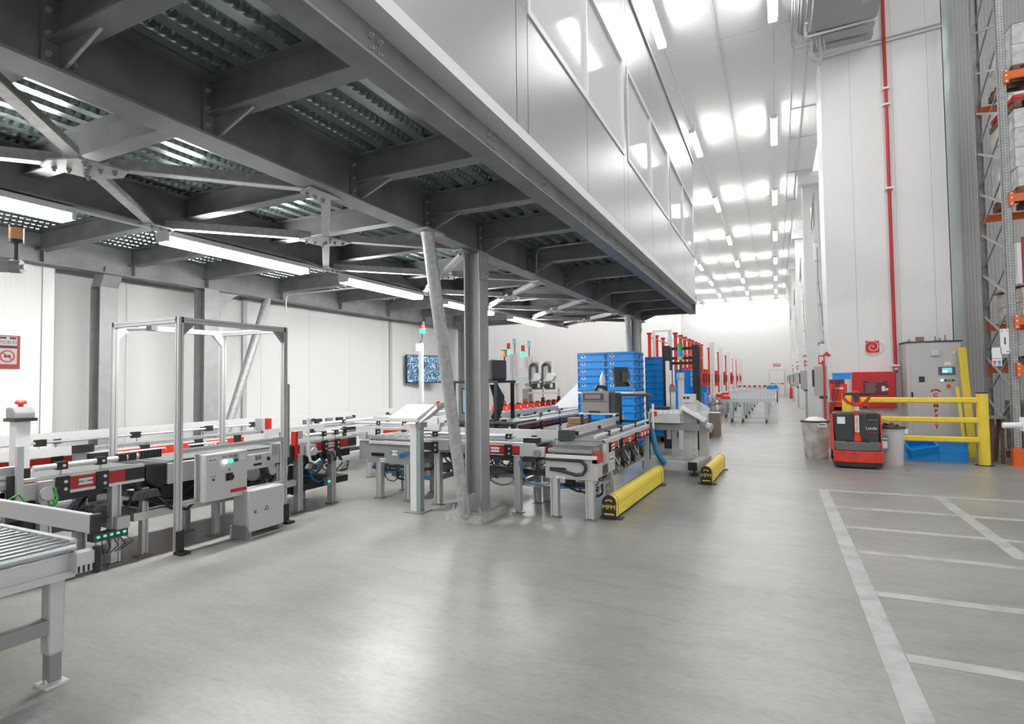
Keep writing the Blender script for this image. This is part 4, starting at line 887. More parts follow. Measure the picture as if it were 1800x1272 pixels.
for nm, xc, yc, n, rz in (('middle', -2.62, 13.9, 13, 0), ('back', -2.22, 15.2, 11, R(90)), ('farthest', -1.85, 15.4, 8, R(90))):
    for k in range(n): crate((xc, yc, .14+.148*k), 'plain blue crate, %s in the %s stack beside the black mast' % (ordinal(k) if k < n-1 else 'topmost', nm), rz, False)
pallet((-2.62,13.96,0), .7, .6, 'wooden pallet under the middle stack of blue crates'); pallet((-2.0,15.3,0), .9, .7, 'wooden pallet under the back stacks of blue crates')

# label printer on its stand
pt = thing('printer_stand', 'black steel stand carrying the grey label printer', 'stand', (-2.72, 9.25, 0))
for x, y in ((-3.02,9.07),(-2.52,9.07),(-3.02,9.5),(-2.52,9.5)): build(MB().box(x-.022,x+.022,y-.022,y+.022,0,.93), 'leg', black, pt)
build(MB().box(-3.07,-2.42,9.03,9.54,.93,.957), 'shelf', alu_l, pt)
build(MB().box(-2.40,-1.90,9.15,9.54,1.235,1.262), 'screen_shelf', black, pt)
for x in (-2.38,-1.92): build(MB().box(x-.02,x+.02,9.17,9.21,.0,1.235), 'shelf_leg', black, pt)
build(MB().box(-2.40,-1.90,9.17,9.21,.80,.84), 'brace', black, pt)
pn = thing('label_printer', 'grey label printer with clear window on the black stand', 'printer', (-2.7, 9.25, .957))
build(MB().box(-3.02,-2.54,9.04,9.50,.957,1.32), 'housing', mid, pn, bevel=.02); build(MB().box(-2.54,-2.44,9.08,9.48,.957,1.29), 'side_cover', dark, pn, bevel=.02)
build(MB().box(-2.985,-2.63,9.032,9.042,1.175,1.285), 'window_pane', dark, pn); build(MB().box(-2.95,-2.68,9.028,9.032,1.195,1.265), 'label_roll', mat('roll_brown', (.25,.22,.19), .4), pn)
build(MB().box(-3.015,-2.545,9.031,9.042,1.147,1.155), 'seam', dark, pn); build(MB().box(-2.88,-2.70,9.02,9.045,.957,.99), 'label_slot', black, pn)
mo = thing('small_monitor', 'black monitor seen from behind on the stand beside the label printer', 'monitor', (-2.2, 9.35, 1.262))
build(MB().cbox((-2.38,9.27,1.56),(.33,.05,.33),R(58),R(-8)), 'screen', black, mo, bevel=.01); build(MB().cbox((-2.33,9.31,1.55),(.18,.08,.2),R(58)), 'back_cover', dark, mo, bevel=.02)
build(MB().bar((-2.29,9.33,1.52),(-2.17,9.36,1.29),.05,.03), 'neck', mid, mo); build(MB().box(-2.26,-2.02,9.2,9.48,1.263,1.283), 'foot', mid, mo, bevel=.006)
bo = single(MB().lathe((-2.70,9.25,1.32), [(.05,0),(.054,.02),(.052,.11),(.047,.13),(.053,.145),(.053,.21),(.034,.27),(.018,.29),(.018,.305)], 16), 'water_bottle', mat('bottle_clear', (.75,.80,.85), .12, alpha=.75), 'clear plastic water bottle standing on the label printer', 'bottle', (-2.70,9.25,1.32), smooth=True)
build(MB().cyl((-2.70,9.25,1.625),(-2.70,9.25,1.65),.021,12), 'cap', white, bo)
single(MB().tube([(-2.80,9.12,1.33),(-2.76,9.14,1.40),(-2.66,9.15,1.39),(-2.60,9.14,1.35)], .032, 8), 'black_pouch', black, 'small black pouch lying on the label printer', 'pouch', (-2.7,9.13,1.32), smooth=True)
# control desk with screens behind the big column
dk = thing('control_desk', 'black desk frame with shelf behind the big column', 'desk', (-4.1, 8.05, 0))
for x, y in ((-4.5,7.75),(-3.72,7.75),(-4.5,8.35),(-3.72,8.35)): build(MB().box(x-.025,x+.025,y-.025,y+.025,0,1.50), 'upright', black, dk)
build(MB().box(-4.55,-3.67,7.72,8.38,1.48,1.52), 'top_shelf', black, dk); build(MB().box(-4.55,-3.3,7.55,8.38,.86,.89), 'desk_board', dark, dk); build(MB().box(-4.5,-3.8,7.9,8.35,.55,.84), 'drawer_unit', mid, dk)
build(MB().box(-3.36,-3.32,7.58,7.62,0,.86), 'upright', black, dk)
bxx = single(MB().box(-4.30,-3.79,7.76,8.30,1.52,1.86), 'black_case', dark, 'large black case with rounded edges on top of the control desk', 'case', (-4.05,8.03,1.52), bevel=.03)
bcn = thing('amber_beacon', 'amber beacon standing behind the black case on the control desk', 'signal light', (-3.86, 8.34, 1.52))
build(MB().cyl((-3.86,8.34,1.52),(-3.86,8.34,1.92),.013,8), 'stem', black, bcn); build(MB().cyl((-3.86,8.34,1.92),(-3.86,8.34,2.02),.05,14), 'amber_lens', amber, bcn, smooth=True); build(MB().cyl((-3.86,8.34,2.02),(-3.86,8.34,2.035),.052,14), 'cap', dark, bcn)
mn = thing('desk_monitor', 'monitor with pale blue screen on the control desk', 'monitor', (-4.2, 7.95, .89))
build(MB().box(-4.45,-4.02,7.93,7.97,.98,1.40), 'bezel', black, mn); build(MB().box(-4.43,-4.04,7.926,7.932,1.0,1.38), 'screen', mat('screen_blue', (.1,.2,.35), .3, emit=(.35,.6,.85), es=.35), mn); build(MB().box(-4.3,-4.15,7.93,8.02,.89,.98), 'foot', black, mn)
cbk = thing('cable_bundle', 'loose black cable bundle hanging beside the desk monitor', 'cables', (-3.93, 8.1, .9))
for k in range(7): build(MB().tube([(-4.0+.02*k,8.1,1.45),(-3.93+.03*k,8.08,1.25),(-3.90+.02*k,8.06,1.05),(-3.97+.02*k,8.08,.90)], .016, 6), 'cable', black, cbk, smooth=True)
kb = thing('keyboard', 'black keyboard lying on the control desk', 'keyboard', (-3.9, 7.68, .89))
build(MB().box(-4.1,-3.7,7.60,7.76,.89,.91), 'keyboard_base', black, kb); build(MB().box(-4.08,-3.72,7.62,7.74,.91,.915), 'key_field', dark, kb)
single(MB().lathe((-3.55,7.68,.89), [(.03,0),(.045,.01),(.04,.025),(.02,.035)], 14), 'computer_mouse', black, 'black computer mouse on the control desk', 'mouse', (-3.55,7.68,.89), smooth=True)
for o in (dk, bxx, bcn, mn, cbk, kb, bpy.data.objects['computer_mouse']): o.location.x -= .27
# maroon sided conveyor behind the desk, with lit white edge
c9, _ = conv('belt_conveyor', 'conveyor with dark maroon sides and white edge running behind the control desk', 'Y', 8.6, 12.6, -4.6, -4.0, .78,
    panels=[(8.6,9.1,maroon),(9.1,9.3,black),(9.3,10.1,maroon),(10.1,10.2,black),(10.2,11.0,maroon),(11.0,12.6,red)], clamps=(9.6,10.6), rail=(8.7,12.4,.87), back=(8.6,12.6,.84,.94), legs=(9.0,12.0), zp=(.63,.75))
for k in range(4): single(MB().box(-3.75+.0*k,-3.4,10.2+.05*k,10.55+.05*k,.30+.12*k,.41+.12*k), 'folded_carton', card, 'brown folded carton, %s of the leaning pile before the blue crates' % ordinal(k), 'carton', (-3.55,10.4,.30+.12*k), 'folded cartons in a pile', bevel=.004)
single(MB().box(-3.85,-3.35,10.15,10.7,0,.30), 'carton_bin', mid, 'low grey bin holding the brown folded cartons', 'bin', (-3.6,10.4,0))
single(MB().prism([(-4.75,12.0,.85),(-4.05,12.0,1.48),(-4.05,12.0,.92)], (0,.04,0)), 'chute_plate', white, 'white triangular chute plate left of the blue crates', 'chute', (-4.4,12.0,.85))
# row of red holders on the back line
c10, _ = conv('belt_conveyor', 'white sided back conveyor carrying a row of red holders', 'Y', 11.6, 17.0, -6.6, -6.0, .78, panels=[(11.6,17.0,alu_l)], back=None, legs=(12.4,15.8), zp=(.66,.76))
for k in range(11):
    y = 11.75+.42*k
    t = thing('red_holder', 'red holder, %s from the near end of the back conveyor' % (ordinal(k) if k else 'first'), 'holder', (-6.05, y, .78), 'red holders on the back conveyor')
    build(MB().box(-6.12,-5.98,y-.07,y+.07,.78,.92), 'holder_body', red_o, t); build(MB().box(-6.09,-6.0,y-.06,y+.06,.92,.955), 'black_cap', black, t)
    build(MB().box(-5.98,-5.976,y-.03,y+.03,.82,.88), 'tag', paper, t)
    if k % 3 == 1: build(MB().cyl((-6.05,y,.95),(-6.05,y,1.28),.014,8), 'rod', mid, t); build(MB().box(-6.09,-6.01,y-.04,y+.04,.95,1.04), 'rod_clamp', red, t)
# pick heads on white columns
for nm, xx, zz in (('left', -6.75, 2.28), ('right', -6.30, 2.2)):
    t = thing('gantry_column', 'white machine column with green and red signal lamps, %s of the pair by the pick heads' % nm, 'machine', (xx, 14.2, 0))
    build(MB().box(xx-.09,xx+.09,14.16,14.36,0,zz), 'column', alu_l, t); build(MB().box(xx-.02,xx+.02,14.145,14.16,.8,zz-.1), 'slot', alu, t)
    build(MB().cyl((xx-.14,14.2,zz+.14),(xx-.14,14.2,zz+.32),.05,12), 'red_lamp', led_r, t, smooth=True); build(MB().cyl((xx-.14,14.2,zz),(xx-.14,14.2,zz+.14),.055,12), 'green_lamp', led_g, t, smooth=True)
    build(MB().cyl((xx+.05,14.2,zz),(xx+.05,14.2,zz+.25),.02,8), 'stem', mid, t); build(MB().cyl((xx+.05,14.2,zz+.25),(xx+.05,14.2,zz+.44),.05,12), 'clear_lamp', mat('lamp_cyan', (.45,.7,.75), .3), t, smooth=True)
g_ = thing('pick_head', 'pick and place head with two dark cable chains above the red holders', 'machine', (-5.85, 14.1, 0))
build(MB().box(-6.65,-6.2,14.02,14.14,1.45,1.62), 'arm_bracket', mat('pale_green', (.55,.64,.60), .4), g_); build(MB().box(-6.45,-6.2,13.98,14.1,1.62,1.86), 'arm_cover', alu_l, g_)
for xx in (-6.05,-5.68):
    build(MB().box(xx-.08,xx+.12,14.1,14.14,1.32,2.05), 'slide_plate', alu, g_)
    build(MB().tube([(xx-.1,14.02,1.35)]+[(xx+.1*math.cos(math.pi-math.pi*k/8)+.0,14.02,1.88+.1*math.sin(math.pi*k/8)) for k in range(9)]+[(xx+.1,14.02,1.72)], .035, 8), 'cable_chain', dark, g_, smooth=True)
    build(MB().cyl((xx+.16,13.9,1.62),(xx+.16,14.1,1.62),.11,18), 'reel', alu_l, g_, smooth=True); build(MB().cyl((xx+.05,13.94,1.36),(xx+.05,14.1,1.36),.085,16), 'drive_motor', black, g_, smooth=True)
    build(MB().box(xx+.13,xx+.24,13.95,14.1,1.28,1.46), 'gripper_block', dark, g_); build(MB().box(xx+.15,xx+.22,13.94,13.95,1.33,1.44), 'gripper_plate', alu_l, g_)
build(MB().box(-6.2,-5.3,13.98,14.12,1.16,1.20), 'beam', alu, g_); build(MB().box(-6.2,-5.35,14.0,14.1,1.50,1.54), 'beam', alu_l, g_); build(MB().box(-6.38,-6.18,14.0,14.2,0,1.3), 'pedestal_column', mid, g_)

# grey machine stand with white cover at the end of the line
ms_ = thing('applicator_stand', 'pale grey applicator stand with white angled cover and wheel at the end of the conveyor', 'machine', (-1.35, 9.4, 0))
pale = mat('stand_pale', (.60,.60,.59), .4)
build(MB().box(-1.42,-1.22,9.55,9.72,.16,1.10), 'column', pale, ms_, bevel=.006); build(MB().box(-1.20,-1.06,9.75,9.95,.16,.95), 'rear_column', lgrey2, ms_, bevel=.006)
for k in range(7): build(MB().cyl((-1.26,9.55,.25+.1*k),(-1.26,9.545,.25+.1*k),.008,8), 'screw', dark, ms_)
build(MB().bar((-2.0,9.05,.14),(-1.2,9.1,.14),.09,.14), 'base_beam', pale, ms_); build(MB().bar((-1.20,8.95,.16),(-1.10,9.95,.16),.13,.12), 'base_beam', pale, ms_); build(MB().cbox((-1.206,8.945,.16),(.135,.02,.125),R(-6)), 'beam_end_cap', black, ms_)
build(MB().bar((-2.0,9.6,.14),(-1.2,9.6,.14),.09,.12), 'base_beam', pale, ms_)
for p_ in ((-1.2,9.05),(-1.12,9.9),(-1.9,9.08)): build(MB().cyl((p_[0],p_[1],0),(p_[0],p_[1],.03),.06,14), 'levelling_foot', dark, ms_); build(MB().cyl((p_[0],p_[1],.03),(p_[0],p_[1],.1),.015,8), 'foot_stem', dark, ms_)
build(MB().prism([(-1.45,9.42,1.02),(-1.08,9.42,.80),(-1.04,9.42,.86),(-1.41,9.42,1.08)], (0,.25,0)), 'angled_cover', mat('cover_white', (.80,.80,.80), .35), ms_, bevel=.01)
build(MB().prism([(-1.41,9.43,1.08),(-1.05,9.43,.87),(-1.0,9.43,1.02),(-1.20,9.43,1.16)], (0,.22,0)), 'clear_guard', clear, ms_)
sb = build(MB().box(-1.43,-1.22,9.50,9.68,1.12,1.26), 'socket_box', pale, ms_, bevel=.005)
for x in (-1.385,-1.33): build(MB().box(x-.018,x+.018,9.493,9.5,1.18,1.22), 'socket', black, sb)
build(MB().box(-1.95,-1.15,9.3,9.5,.68,.78), 'cross_beam', mid, ms_); build(MB().box(-1.95,-1.42,9.2,9.5,.80,.94), 'mechanism_box', alu, ms_)
for k in range(6): build(MB().box(-1.93+.085*k,-1.87+.085*k,9.19,9.2,.95,1.0), 'white_tooth', paper, ms_)
build(MB().box(-1.95,-1.42,9.2,9.5,.94,1.01), 'tooth_rail', mat('tooth_grey', (.66,.65,.6), .5), ms_); build(MB().box(-1.85,-1.6,9.25,9.4,1.01,1.06), 'black_cover', black, ms_)
build(MB().cyl((-1.06,9.6,.72),(-.98,9.58,.70),.075,20), 'hand_wheel', alu, ms_, smooth=True); build(MB().bar((-1.2,9.6,.74),(-1.0,9.6,.71),.05,.07), 'wheel_arm', lgrey2, ms_)
build(MB().box(-1.70,-1.64,9.6,9.66,.5,1.82), 'tall_pole', alu_l, ms_); build(MB().box(-1.62,-1.55,9.6,9.66,.16,1.30), 'short_pole', alu, ms_)
build(MB().box(-1.68,-1.60,9.58,9.6,1.42,1.66), 'note_sheet', mat('note_paper', (.72,.66,.62), .6), ms_)
eb = build(MB().cbox((-1.59,9.6,1.35),(.10,.09,.08),0,R(20)), 'button_box', mid, ms_); build(MB().cyl((-1.59,9.58,1.39),(-1.59,9.57,1.43),.025,12), 'red_button', led_r, eb)
build(MB().tube([(-1.85,9.05,.72),(-1.80,9.0,.55),(-1.76,8.98,.38),(-1.70,8.98,.26),(-1.62,8.98,.17)], .045, 10), 'blue_hose', mat('hose_cyan', (.02,.19,.36), .5), ms_, smooth=True)
build(MB().cyl((-1.80,8.98,.72),(-1.80,8.98,1.12),.018,8), 'sensor_rod', alu_l, ms_)
for k in range(4): build(MB().tube([(-1.82,8.98,1.05-.03*k),(-1.88+.02*k,8.96,.98),(-1.86,8.96,.8),(-1.80,8.97,.66)], .006, 6), 'cable', (greenm, alu_l, red, blue_c)[k], ms_, smooth=True)
build(MB().box(-1.80,-1.74,8.97,8.99,.92,1.0), 'red_sensor', red, ms_)
tl = thing('signal_tower', 'green, blue and amber signal tower standing on the black mast', 'signal light', (-1.9, 12.45, 2.0))
X, Y = -1.865, 12.3
build(MB().cyl((X,Y,2.28),(X,Y,2.12),.06,14), 'green_lamp', mat('tower_green', (.02,.35,.05), .3), tl, smooth=True); build(MB().cyl((X,Y,2.12),(X,Y,2.0),.06,14), 'blue_lamp', blue, tl, smooth=True); build(MB().cyl((X,Y,2.0),(X,Y,1.92),.06,14), 'amber_lamp', amber, tl, smooth=True); build(MB().cyl((X,Y,1.92),(X,Y,1.65),.018,8), 'stem', dark, tl)
build(MB().cyl((X,Y+.02,1.65),(X,Y+.02,1.52),.09,14), 'white_base', alu, tl, smooth=True); build(MB().box(X-.06,X+.06,Y,Y+.1,.0,1.55), 'tower_post', alu_l, tl)
bm = thing('stacker_mast', 'black steel stacker mast with two uprights in front of the blue stacks', 'mast', (-1.87, 12.5, 0))
for x0_, x1_ in ((-2.26,-2.07),(-1.63,-1.47)):
    build(MB().box(x0_,x1_-.04,12.42,12.60,0,2.25), 'upright', black, bm); build(MB().box(x1_-.035,x1_,12.44,12.58,0,2.22), 'channel', dark, bm)
for z in (2.18,1.97,1.86): build(MB().box(-2.1,-1.6,12.46,12.52,z-.03,z+.03), 'cross_bar', black, bm)
build(MB().box(-2.2,-1.5,12.40,12.62,.42,.56), 'base_beam', black, bm); build(MB().box(-1.46,-1.455,12.45,12.5,.7,1.1), 'lettered_strip', alu_d, bm)
# ================================================================ RIGHT SIDE
# yellow guard rail
gr = thing('guard_rail', 'yellow three-bar guard rail with round black-capped end posts in front of the cabinet', 'barrier', (2.1, 11.87, 0))
for x in (3.12, 1.16):
    po_ = build(MB().cyl((x,11.87,.012),(x,11.87,1.21),.083,28), 'post', yellow, gr, smooth=True)
    build(MB().cyl((x,11.87,1.21),(x,11.87,1.228),.086,28), 'post_cap', black, po_); build(MB().cyl((x,11.87,0),(x,11.87,.012),.13,24), 'base_plate', black, po_)
for z in (1.095,.755,.425):
    build(MB().prism([(1.2,11.87+.03*c-.0,z+s) for c, s in ((-1,-.048),(1,-.048),(1.6,-.03),(1.6,.03),(1,.048),(-1,.048),(-1.6,.03),(-1.6,-.03))], (1.88,0,0)), 'rail', yellow, gr, smooth=True)
# pallet truck
tk = thing('pallet_truck', 'red and dark grey electric pallet truck with looped tiller before the guard rail', 'pallet truck', (1.18, 10.95, 0))
tkr = mat('truck_red', (.62,.035,.015), .4, noise=(9,.25,5)); tkg = mat('truck_anthracite', (.035,.038,.04), .42); tks = mat('truck_skirt', (.13,.13,.125), .55)
X0, X1, YF_ = .825, 1.535, 10.70
def slab(z0, z1, dx, yf, bul=.06, yb=11.2):
    n = 9; pts = []
    for k in range(n): s = -1+2*k/(n-1); pts.append((1.18+s*(.355-dx), yf+bul*s*s, z0))
    pts += [(1.18+.355-dx, yb, z0), (1.18-.355+dx, yb, z0)]
    return MB().prism(pts[::-1] if 0 else pts, (0,0,z1-z0))
build(slab(.03,.10,.02,10.70), 'bumper_foot', black, tk); build(slab(.10,.285,.0,10.69), 'bumper', tkr, tk, bevel=.015)
build(slab(.195,.205,-.002,10.687), 'bumper_groove', tks, tk)
build(slab(.285,.44,.008,10.72,.09), 'skirt', tks, tk, bevel=.02)
build(slab(.40,.915,.025,10.80,.03), 'hood', tkg, tk, bevel=.03)
for s in (-1,1): build(MB().prism([(1.18+s*.355,10.76,.10),(1.18+s*.355,11.2,.10),(1.18+s*.355,11.2,.86),(1.18+s*.355,10.86,.90)], (-s*.02,0,0)), 'side_frame', tkr, tk)
build(MB().box(1.34,1.46,10.79,10.84,.80,.90), 'storage_recess', black, tk); build(MB().box(1.33,1.47,10.785,10.79,.79,.81), 'recess_lip', tks, tk)
for s in (-1,1): build(MB().cyl((1.18+s*.14,10.775,.42),(1.18+s*.14,10.80,.42),.055,18), 'hinge_recess', black, tk, smooth=True)
build(MB().box(1.02,1.34,10.74,10.79,.39,.45), 'tiller_pivot', black, tk)
ar = build(MB().prism([(1.145,10.755,.45),(1.215,10.755,.45),(1.215,10.755,.95),(1.145,10.755,.95)], (0,.05,0)), 'tiller_arm', tkr, tk, bevel=.008); build(MB().prism([(1.115,10.745,.375),(1.245,10.745,.375),(1.22,10.745,.55),(1.14,10.745,.55)], (0,.05,0)), 'tiller_foot', tkr, tk, bevel=.008)
build(MB().box(1.152,1.208,10.750,10.755,.60,.87), 'arm_label', paper, ar); text('MAGAZZINO', 'lettering', ink, ar, (1.18,10.7485,.735), .042, (R(90),R(-90),0))
build(MB().cyl((1.18,10.78,.95),(1.18,10.78,1.02),.05,16), 'grey_collar', lgrey, tk, smooth=True)
build(MB().prism([(1.13,10.74,1.02),(1.23,10.74,1.02),(1.25,10.74,1.12),(1.22,10.74,1.29),(1.14,10.74,1.29),(1.11,10.74,1.12)], (0,.07,0)), 'tiller_head', tkr, tk, bevel=.015); build(MB().prism([(1.145,10.735,1.10),(1.215,10.735,1.10),(1.225,10.735,1.25),(1.135,10.735,1.25)], (0,.01,0)), 'control_panel', tkg, tk)
for s in (-1,1):
    build(MB().tube([(1.18+s*.05,10.77,1.06),(1.18+s*.12,10.76,1.09),(1.18+s*.17,10.75,1.15),(1.18+s*.185,10.75,1.19)], .026, 10), 'handle_bow', tkr, tk, smooth=True)
    build(MB().tube([(1.18+s*.185,10.75,1.19),(1.18+s*.17,10.75,1.225),(1.18+s*.11,10.75,1.235),(1.18+s*.04,10.75,1.225)], .022, 10), 'hand_grip', black, tk, smooth=True)
build(MB().box(1.25,1.36,10.76,10.84,.99,1.05), 'key_box', tkr, tk, bevel=.01); build(MB().box(1.27,1.34,10.755,10.76,1.0,1.035), 'key_panel', black, tk)
build(MB().box(.90,1.015,10.795,10.80,.73,.845), 'white_sticker', paper, tk)
text('Linde', 'lettering', paper, tk, (1.385,10.788,.665), .075, FY); text('T 16', 'lettering', red_o, tk, (1.40,10.788,.585), .05, FY)
for s in (-1,1): build(MB().box(1.18+s*.19-.08,1.18+s*.19+.08,11.2,12.25,.05,.10), 'fork', tkr, tk); build(MB().cyl((1.18+s*.19-.03,12.1,.045),(1.18+s*.19+.03,12.1,.045),.045,14), 'fork_wheel', black, tk)
for s in (-1,1): build(MB().cyl((1.18+s*.25-.03,10.95,.06),(1.18+s*.25+.03,10.95,.06),.06,16), 'wheel', black, tk)
# waste bins
def bin_(name, label, x, y, r0, r1, h, m, bag):
    t = thing(name, label, 'bin', (x, y, 0))
    build(MB().lathe((x,y,0), [(r0*.97,0),(r0,.02),(r1,h-.03),(r1+.015,h-.03),(r1+.015,h),(r1-.01,h),(r1-.02,h-.02),(r0-.02,.03)], 28), 'bin_body', m, t, smooth=True)
    build(MB().lathe((x,y,0), [(r1+.012,h-.02),(r1+.024,h-.01),(r1+.02,h+.015),(r1-.0,h+.018)], 28), 'black_rim_bag', black, t, smooth=True)
    build(MB().lathe((x,y,0), [(r1-.02,h-.02),(r1-.05,h+.02),(r1*.5,h+.07),(.02,h+.085)], 20), 'rubbish_bag', bag, t, smooth=True)
    return t
dirty = mat('dirty_plastic', (.52,.50,.47), .6, noise=(5,.4,7))
b1 = bin_('dirty_bin', 'dirty white round bin with black rim left of the pallet truck', .64, 11.9, .195, .235, .69, dirty, mat('bag_white', (.8,.8,.8), .35))
build(MB().box(.66,.80,11.655,11.67,.60,.68), 'bin_handle', paper, b1); build(MB().box(.68,.78,11.652,11.656,.63,.66), 'handle_slot', mid, b1)
b2 = bin_('clean_bin', 'light grey round bin with blue poster and cardboard right of the pallet truck', 1.74, 11.42, .17, .20, .64, lgrey, mat('bag_dark', (.05,.045,.04), .5))
build(MB().box(1.545,1.67,11.20,11.215,.27,.52), 'poster', mat('poster_blue', (.05,.30,.42), .5), b2); build(MB().box(1.58,1.66,11.197,11.2,.30,.42), 'poster_picture', paper, b2)
build(MB().box(1.55,1.66,11.197,11.2,.455,.475), 'poster_line', paper, b2); build(MB().cbox((1.95,11.42,.58),(.07,.05,.09),.3), 'loose_bag', MATS['bag_white'], b2)
single(MB().cbox((1.68,11.38,.735),(.22,.16,.012),.3,.35,.25), 'cardboard_piece', card, 'brown cardboard flap sticking out of the light grey bin', 'cardboard', (1.68,11.38,.66)); single(MB().cbox((1.80,11.36,.72),(.10,.14,.012),-.3,.5,-.3), 'cardboard_piece', card, 'small cardboard scrap at the right edge of the light grey bin', 'cardboard', (1.80,11.36,.66))
# blue open bins on the floor
def open_bin(x, y, z, w, d, h, label, tilt=0):
    t = thing('blue_bin', label, 'crate', (x, y, z), 'blue bins behind the guard rail')
    t_ = .012
    mb = MB().box(-w/2,w/2,-d/2,d/2,0,t_).box(-w/2,w/2,-d/2,-d/2+t_,t_,h).box(-w/2,w/2,d/2-t_,d/2,t_,h).box(-w/2,-w/2+t_,-d/2+t_,d/2-t_,t_,h).box(w/2-t_,w/2,-d/2+t_,d/2-t_,t_,h)
    link(mb.mesh('bin_shell', blue), 'bin_shell', t)
    rm = MB().box(-w/2-.012,w/2+.012,-d/2-.012,-d/2,h-.03,h).box(-w/2-.012,w/2+.012,d/2,d/2+.012,h-.03,h).box(-w/2-.012,-w/2,-d/2,d/2,h-.03,h).box(w/2,w/2+.012,-d/2,d/2,h-.03,h)
    link(rm.mesh('bin_rim', blue), 'bin_rim', t)
    t.rotation_euler = (tilt, 0, 0) if not isinstance(tilt, tuple) else tilt
    return t
open_bin(2.33, 12.4, 0, .46, .40, .20, 'blue bin on the floor right of the light grey bin'); open_bin(2.78, 12.42, 0, .42, .40, .19, 'lower blue bin beside the yellow end post')
open_bin(2.78, 12.42, .165, .42, .40, .18, 'upper blue bin nested in the one beside the end post'); open_bin(2.33, 12.30, .17, .42, .34, .17, 'blue bin tipped over on top of the left floor bin', (R(28), R(-12), R(6)))
single(MB().box(2.50,2.98,12.66,12.72,.0,.40), 'blue_tray', blue, 'flat blue tray standing upright behind the blue bins', 'tray', (2.74,12.65,.30) if 0 else (2.74,12.65,0))
# hose reel box, riser pipe, sign
hb = thing('hose_box', 'red fire hose box with dark round window on the pier', 'fire hose', (1.87, 14.0, .85))
build(MB().box(1.47,2.25,13.90,14.1,.85,1.62), 'cabinet', redbox, hb, bevel=.01); build(MB().box(1.49,2.23,13.892,13.90,.87,1.60), 'door', redbox, hb)
ov = [(1.88+.245*math.cos(t_)*(1), 13.892, 1.28+.155*math.sin(t_)) for t_ in [2*math.pi*k/28 for k in range(28)]]
ov = [(1.88+max(-.22,min(.22,1.35*(q[0]-1.88))), 13.892, 1.28+max(-.15,min(.15,1.25*(q[2]-1.28)))) for q in ov]
wn = build(MB().prism(ov, (0,-.004,0)), 'window_pane', maroon, hb)
for k in range(6): build(MB().box(1.70,1.70+.20-.02*(k%3),13.884,13.888,1.36-.035*k,1.372-.035*k), 'print_line', mat('print_pale', (.35,.28,.28), .6), wn)
build(MB().box(1.99,2.05,13.884,13.888,1.21,1.32), 'pictogram', paper, wn); build(MB().cyl((2.08,13.888,1.25),(2.08,13.884,1.25),.03,12), 'pictogram_hose', paper, wn)
build(MB().box(1.76,2.02,13.884,13.888,1.405,1.417), 'print_line', MATS['print_pale'], wn)
rp = thing('riser_pipe', 'red fire main pipe running up the pier to the ceiling', 'pipe', (2.27, 14.0, 1.6))
build(MB().cyl((2.27,14.02,1.60),(2.27,14.02,11),.033,14), 'pipe', mat('pipe_red', (.52,.025,.03), .4), rp, smooth=True)
for z in (7.7,7.35,5.53,1.75): build(MB().box(2.20,2.34,13.97,14.1,z-.02,z+.02), 'pipe_clip', paper, rp)
build(MB().cyl((2.27,13.95,1.68),(2.27,14.02,1.68),.03,10), 'valve', alu, rp, smooth=True)
hs = thing('hose_sign', 'square red hose reel sign with white spiral on the pier', 'sign', (1.88, 14.1, 2.0))
build(MB().box(1.755,2.0,14.085,14.098,2.03,2.29), 'board', mat('sign_bright_red', (.62,.03,.03), .5), hs); build(MB().box(1.755,2.0,14.085,14.098,2.0,2.03), 'caption_strip', paper, hs)
sp = [(1.878+(.012+.0145*a_)*math.cos(a_), 14.083, 2.155+(.012+.0145*a_)*math.sin(a_)) for a_ in [k*math.pi/10 for k in range(42)]]
build(MB().tube(sp+[(1.99,14.083,2.24)], .008, 5), 'spiral', paper, hs); build(MB().box(1.765,1.99,14.083,14.085,2.008,2.02), 'caption_print', redbox, hs)
# tall control cabinet
kc = thing('control_cabinet', 'tall light grey control cabinet with touch screen behind the yellow rail', 'cabinet', (2.83, 13.75, 0))
CYF = 13.5
build(MB().box(2.37,3.27,13.52,14.08,.02,2.19), 'body', lgrey, kc, bevel=.01); build(MB().box(2.355,3.285,13.50,14.09,2.19,2.215), 'roof_plate', dark, kc)
d_ = build(MB().box(2.44,3.255,13.50,13.52,.10,2.16), 'door', lgrey, kc, bevel=.005); build(MB().box(2.37,3.27,13.53,14.05,0,.02), 'plinth', dark, kc)
build(MB().box(2.77,2.92,13.47,13.50,1.91,2.04), 'filter_fan', alu, d_, bevel=.01); build(MB().box(2.985-.1,3.15-.0,13.485,13.50,1.535,1.695), 'touch_screen', mat('screen_frame', (.10,.12,.12), .4), d_)
build(MB().box(2.945,3.10,13.482,13.485,1.575,1.675), 'screen_picture', mat('hmi_blue', (.1,.3,.7), .3, emit=(.12,.42,.9), es=.8), d_); build(MB().box(2.948,3.03,13.480,13.482,1.58,1.63), 'screen_field', mat('hmi_pale', (.5,.7,.9), .3, emit=(.55,.8,.95), es=.7), d_); build(MB().box(2.99,3.098,13.480,13.482,1.645,1.672), 'screen_banner', mat('hmi_green', (.1,.5,.2), .3, emit=(.15,.7,.3), es=.6), d_)
for x, m in ((2.935,led_w),(2.993,dark),(3.05,greenm),(3.11,dark)): build(MB().cyl((x,13.50,1.43),(x,13.475,1.43),.02,12), 'push_button', m, d_, smooth=True); build(MB().cyl((x,13.50,1.43),(x,13.49,1.43),.027,12), 'button_ring', alu_d, d_)
build(MB().cyl((3.035,13.50,1.32),(3.035,13.46,1.32),.032,14), 'emergency_button', led_r, d_, smooth=True)
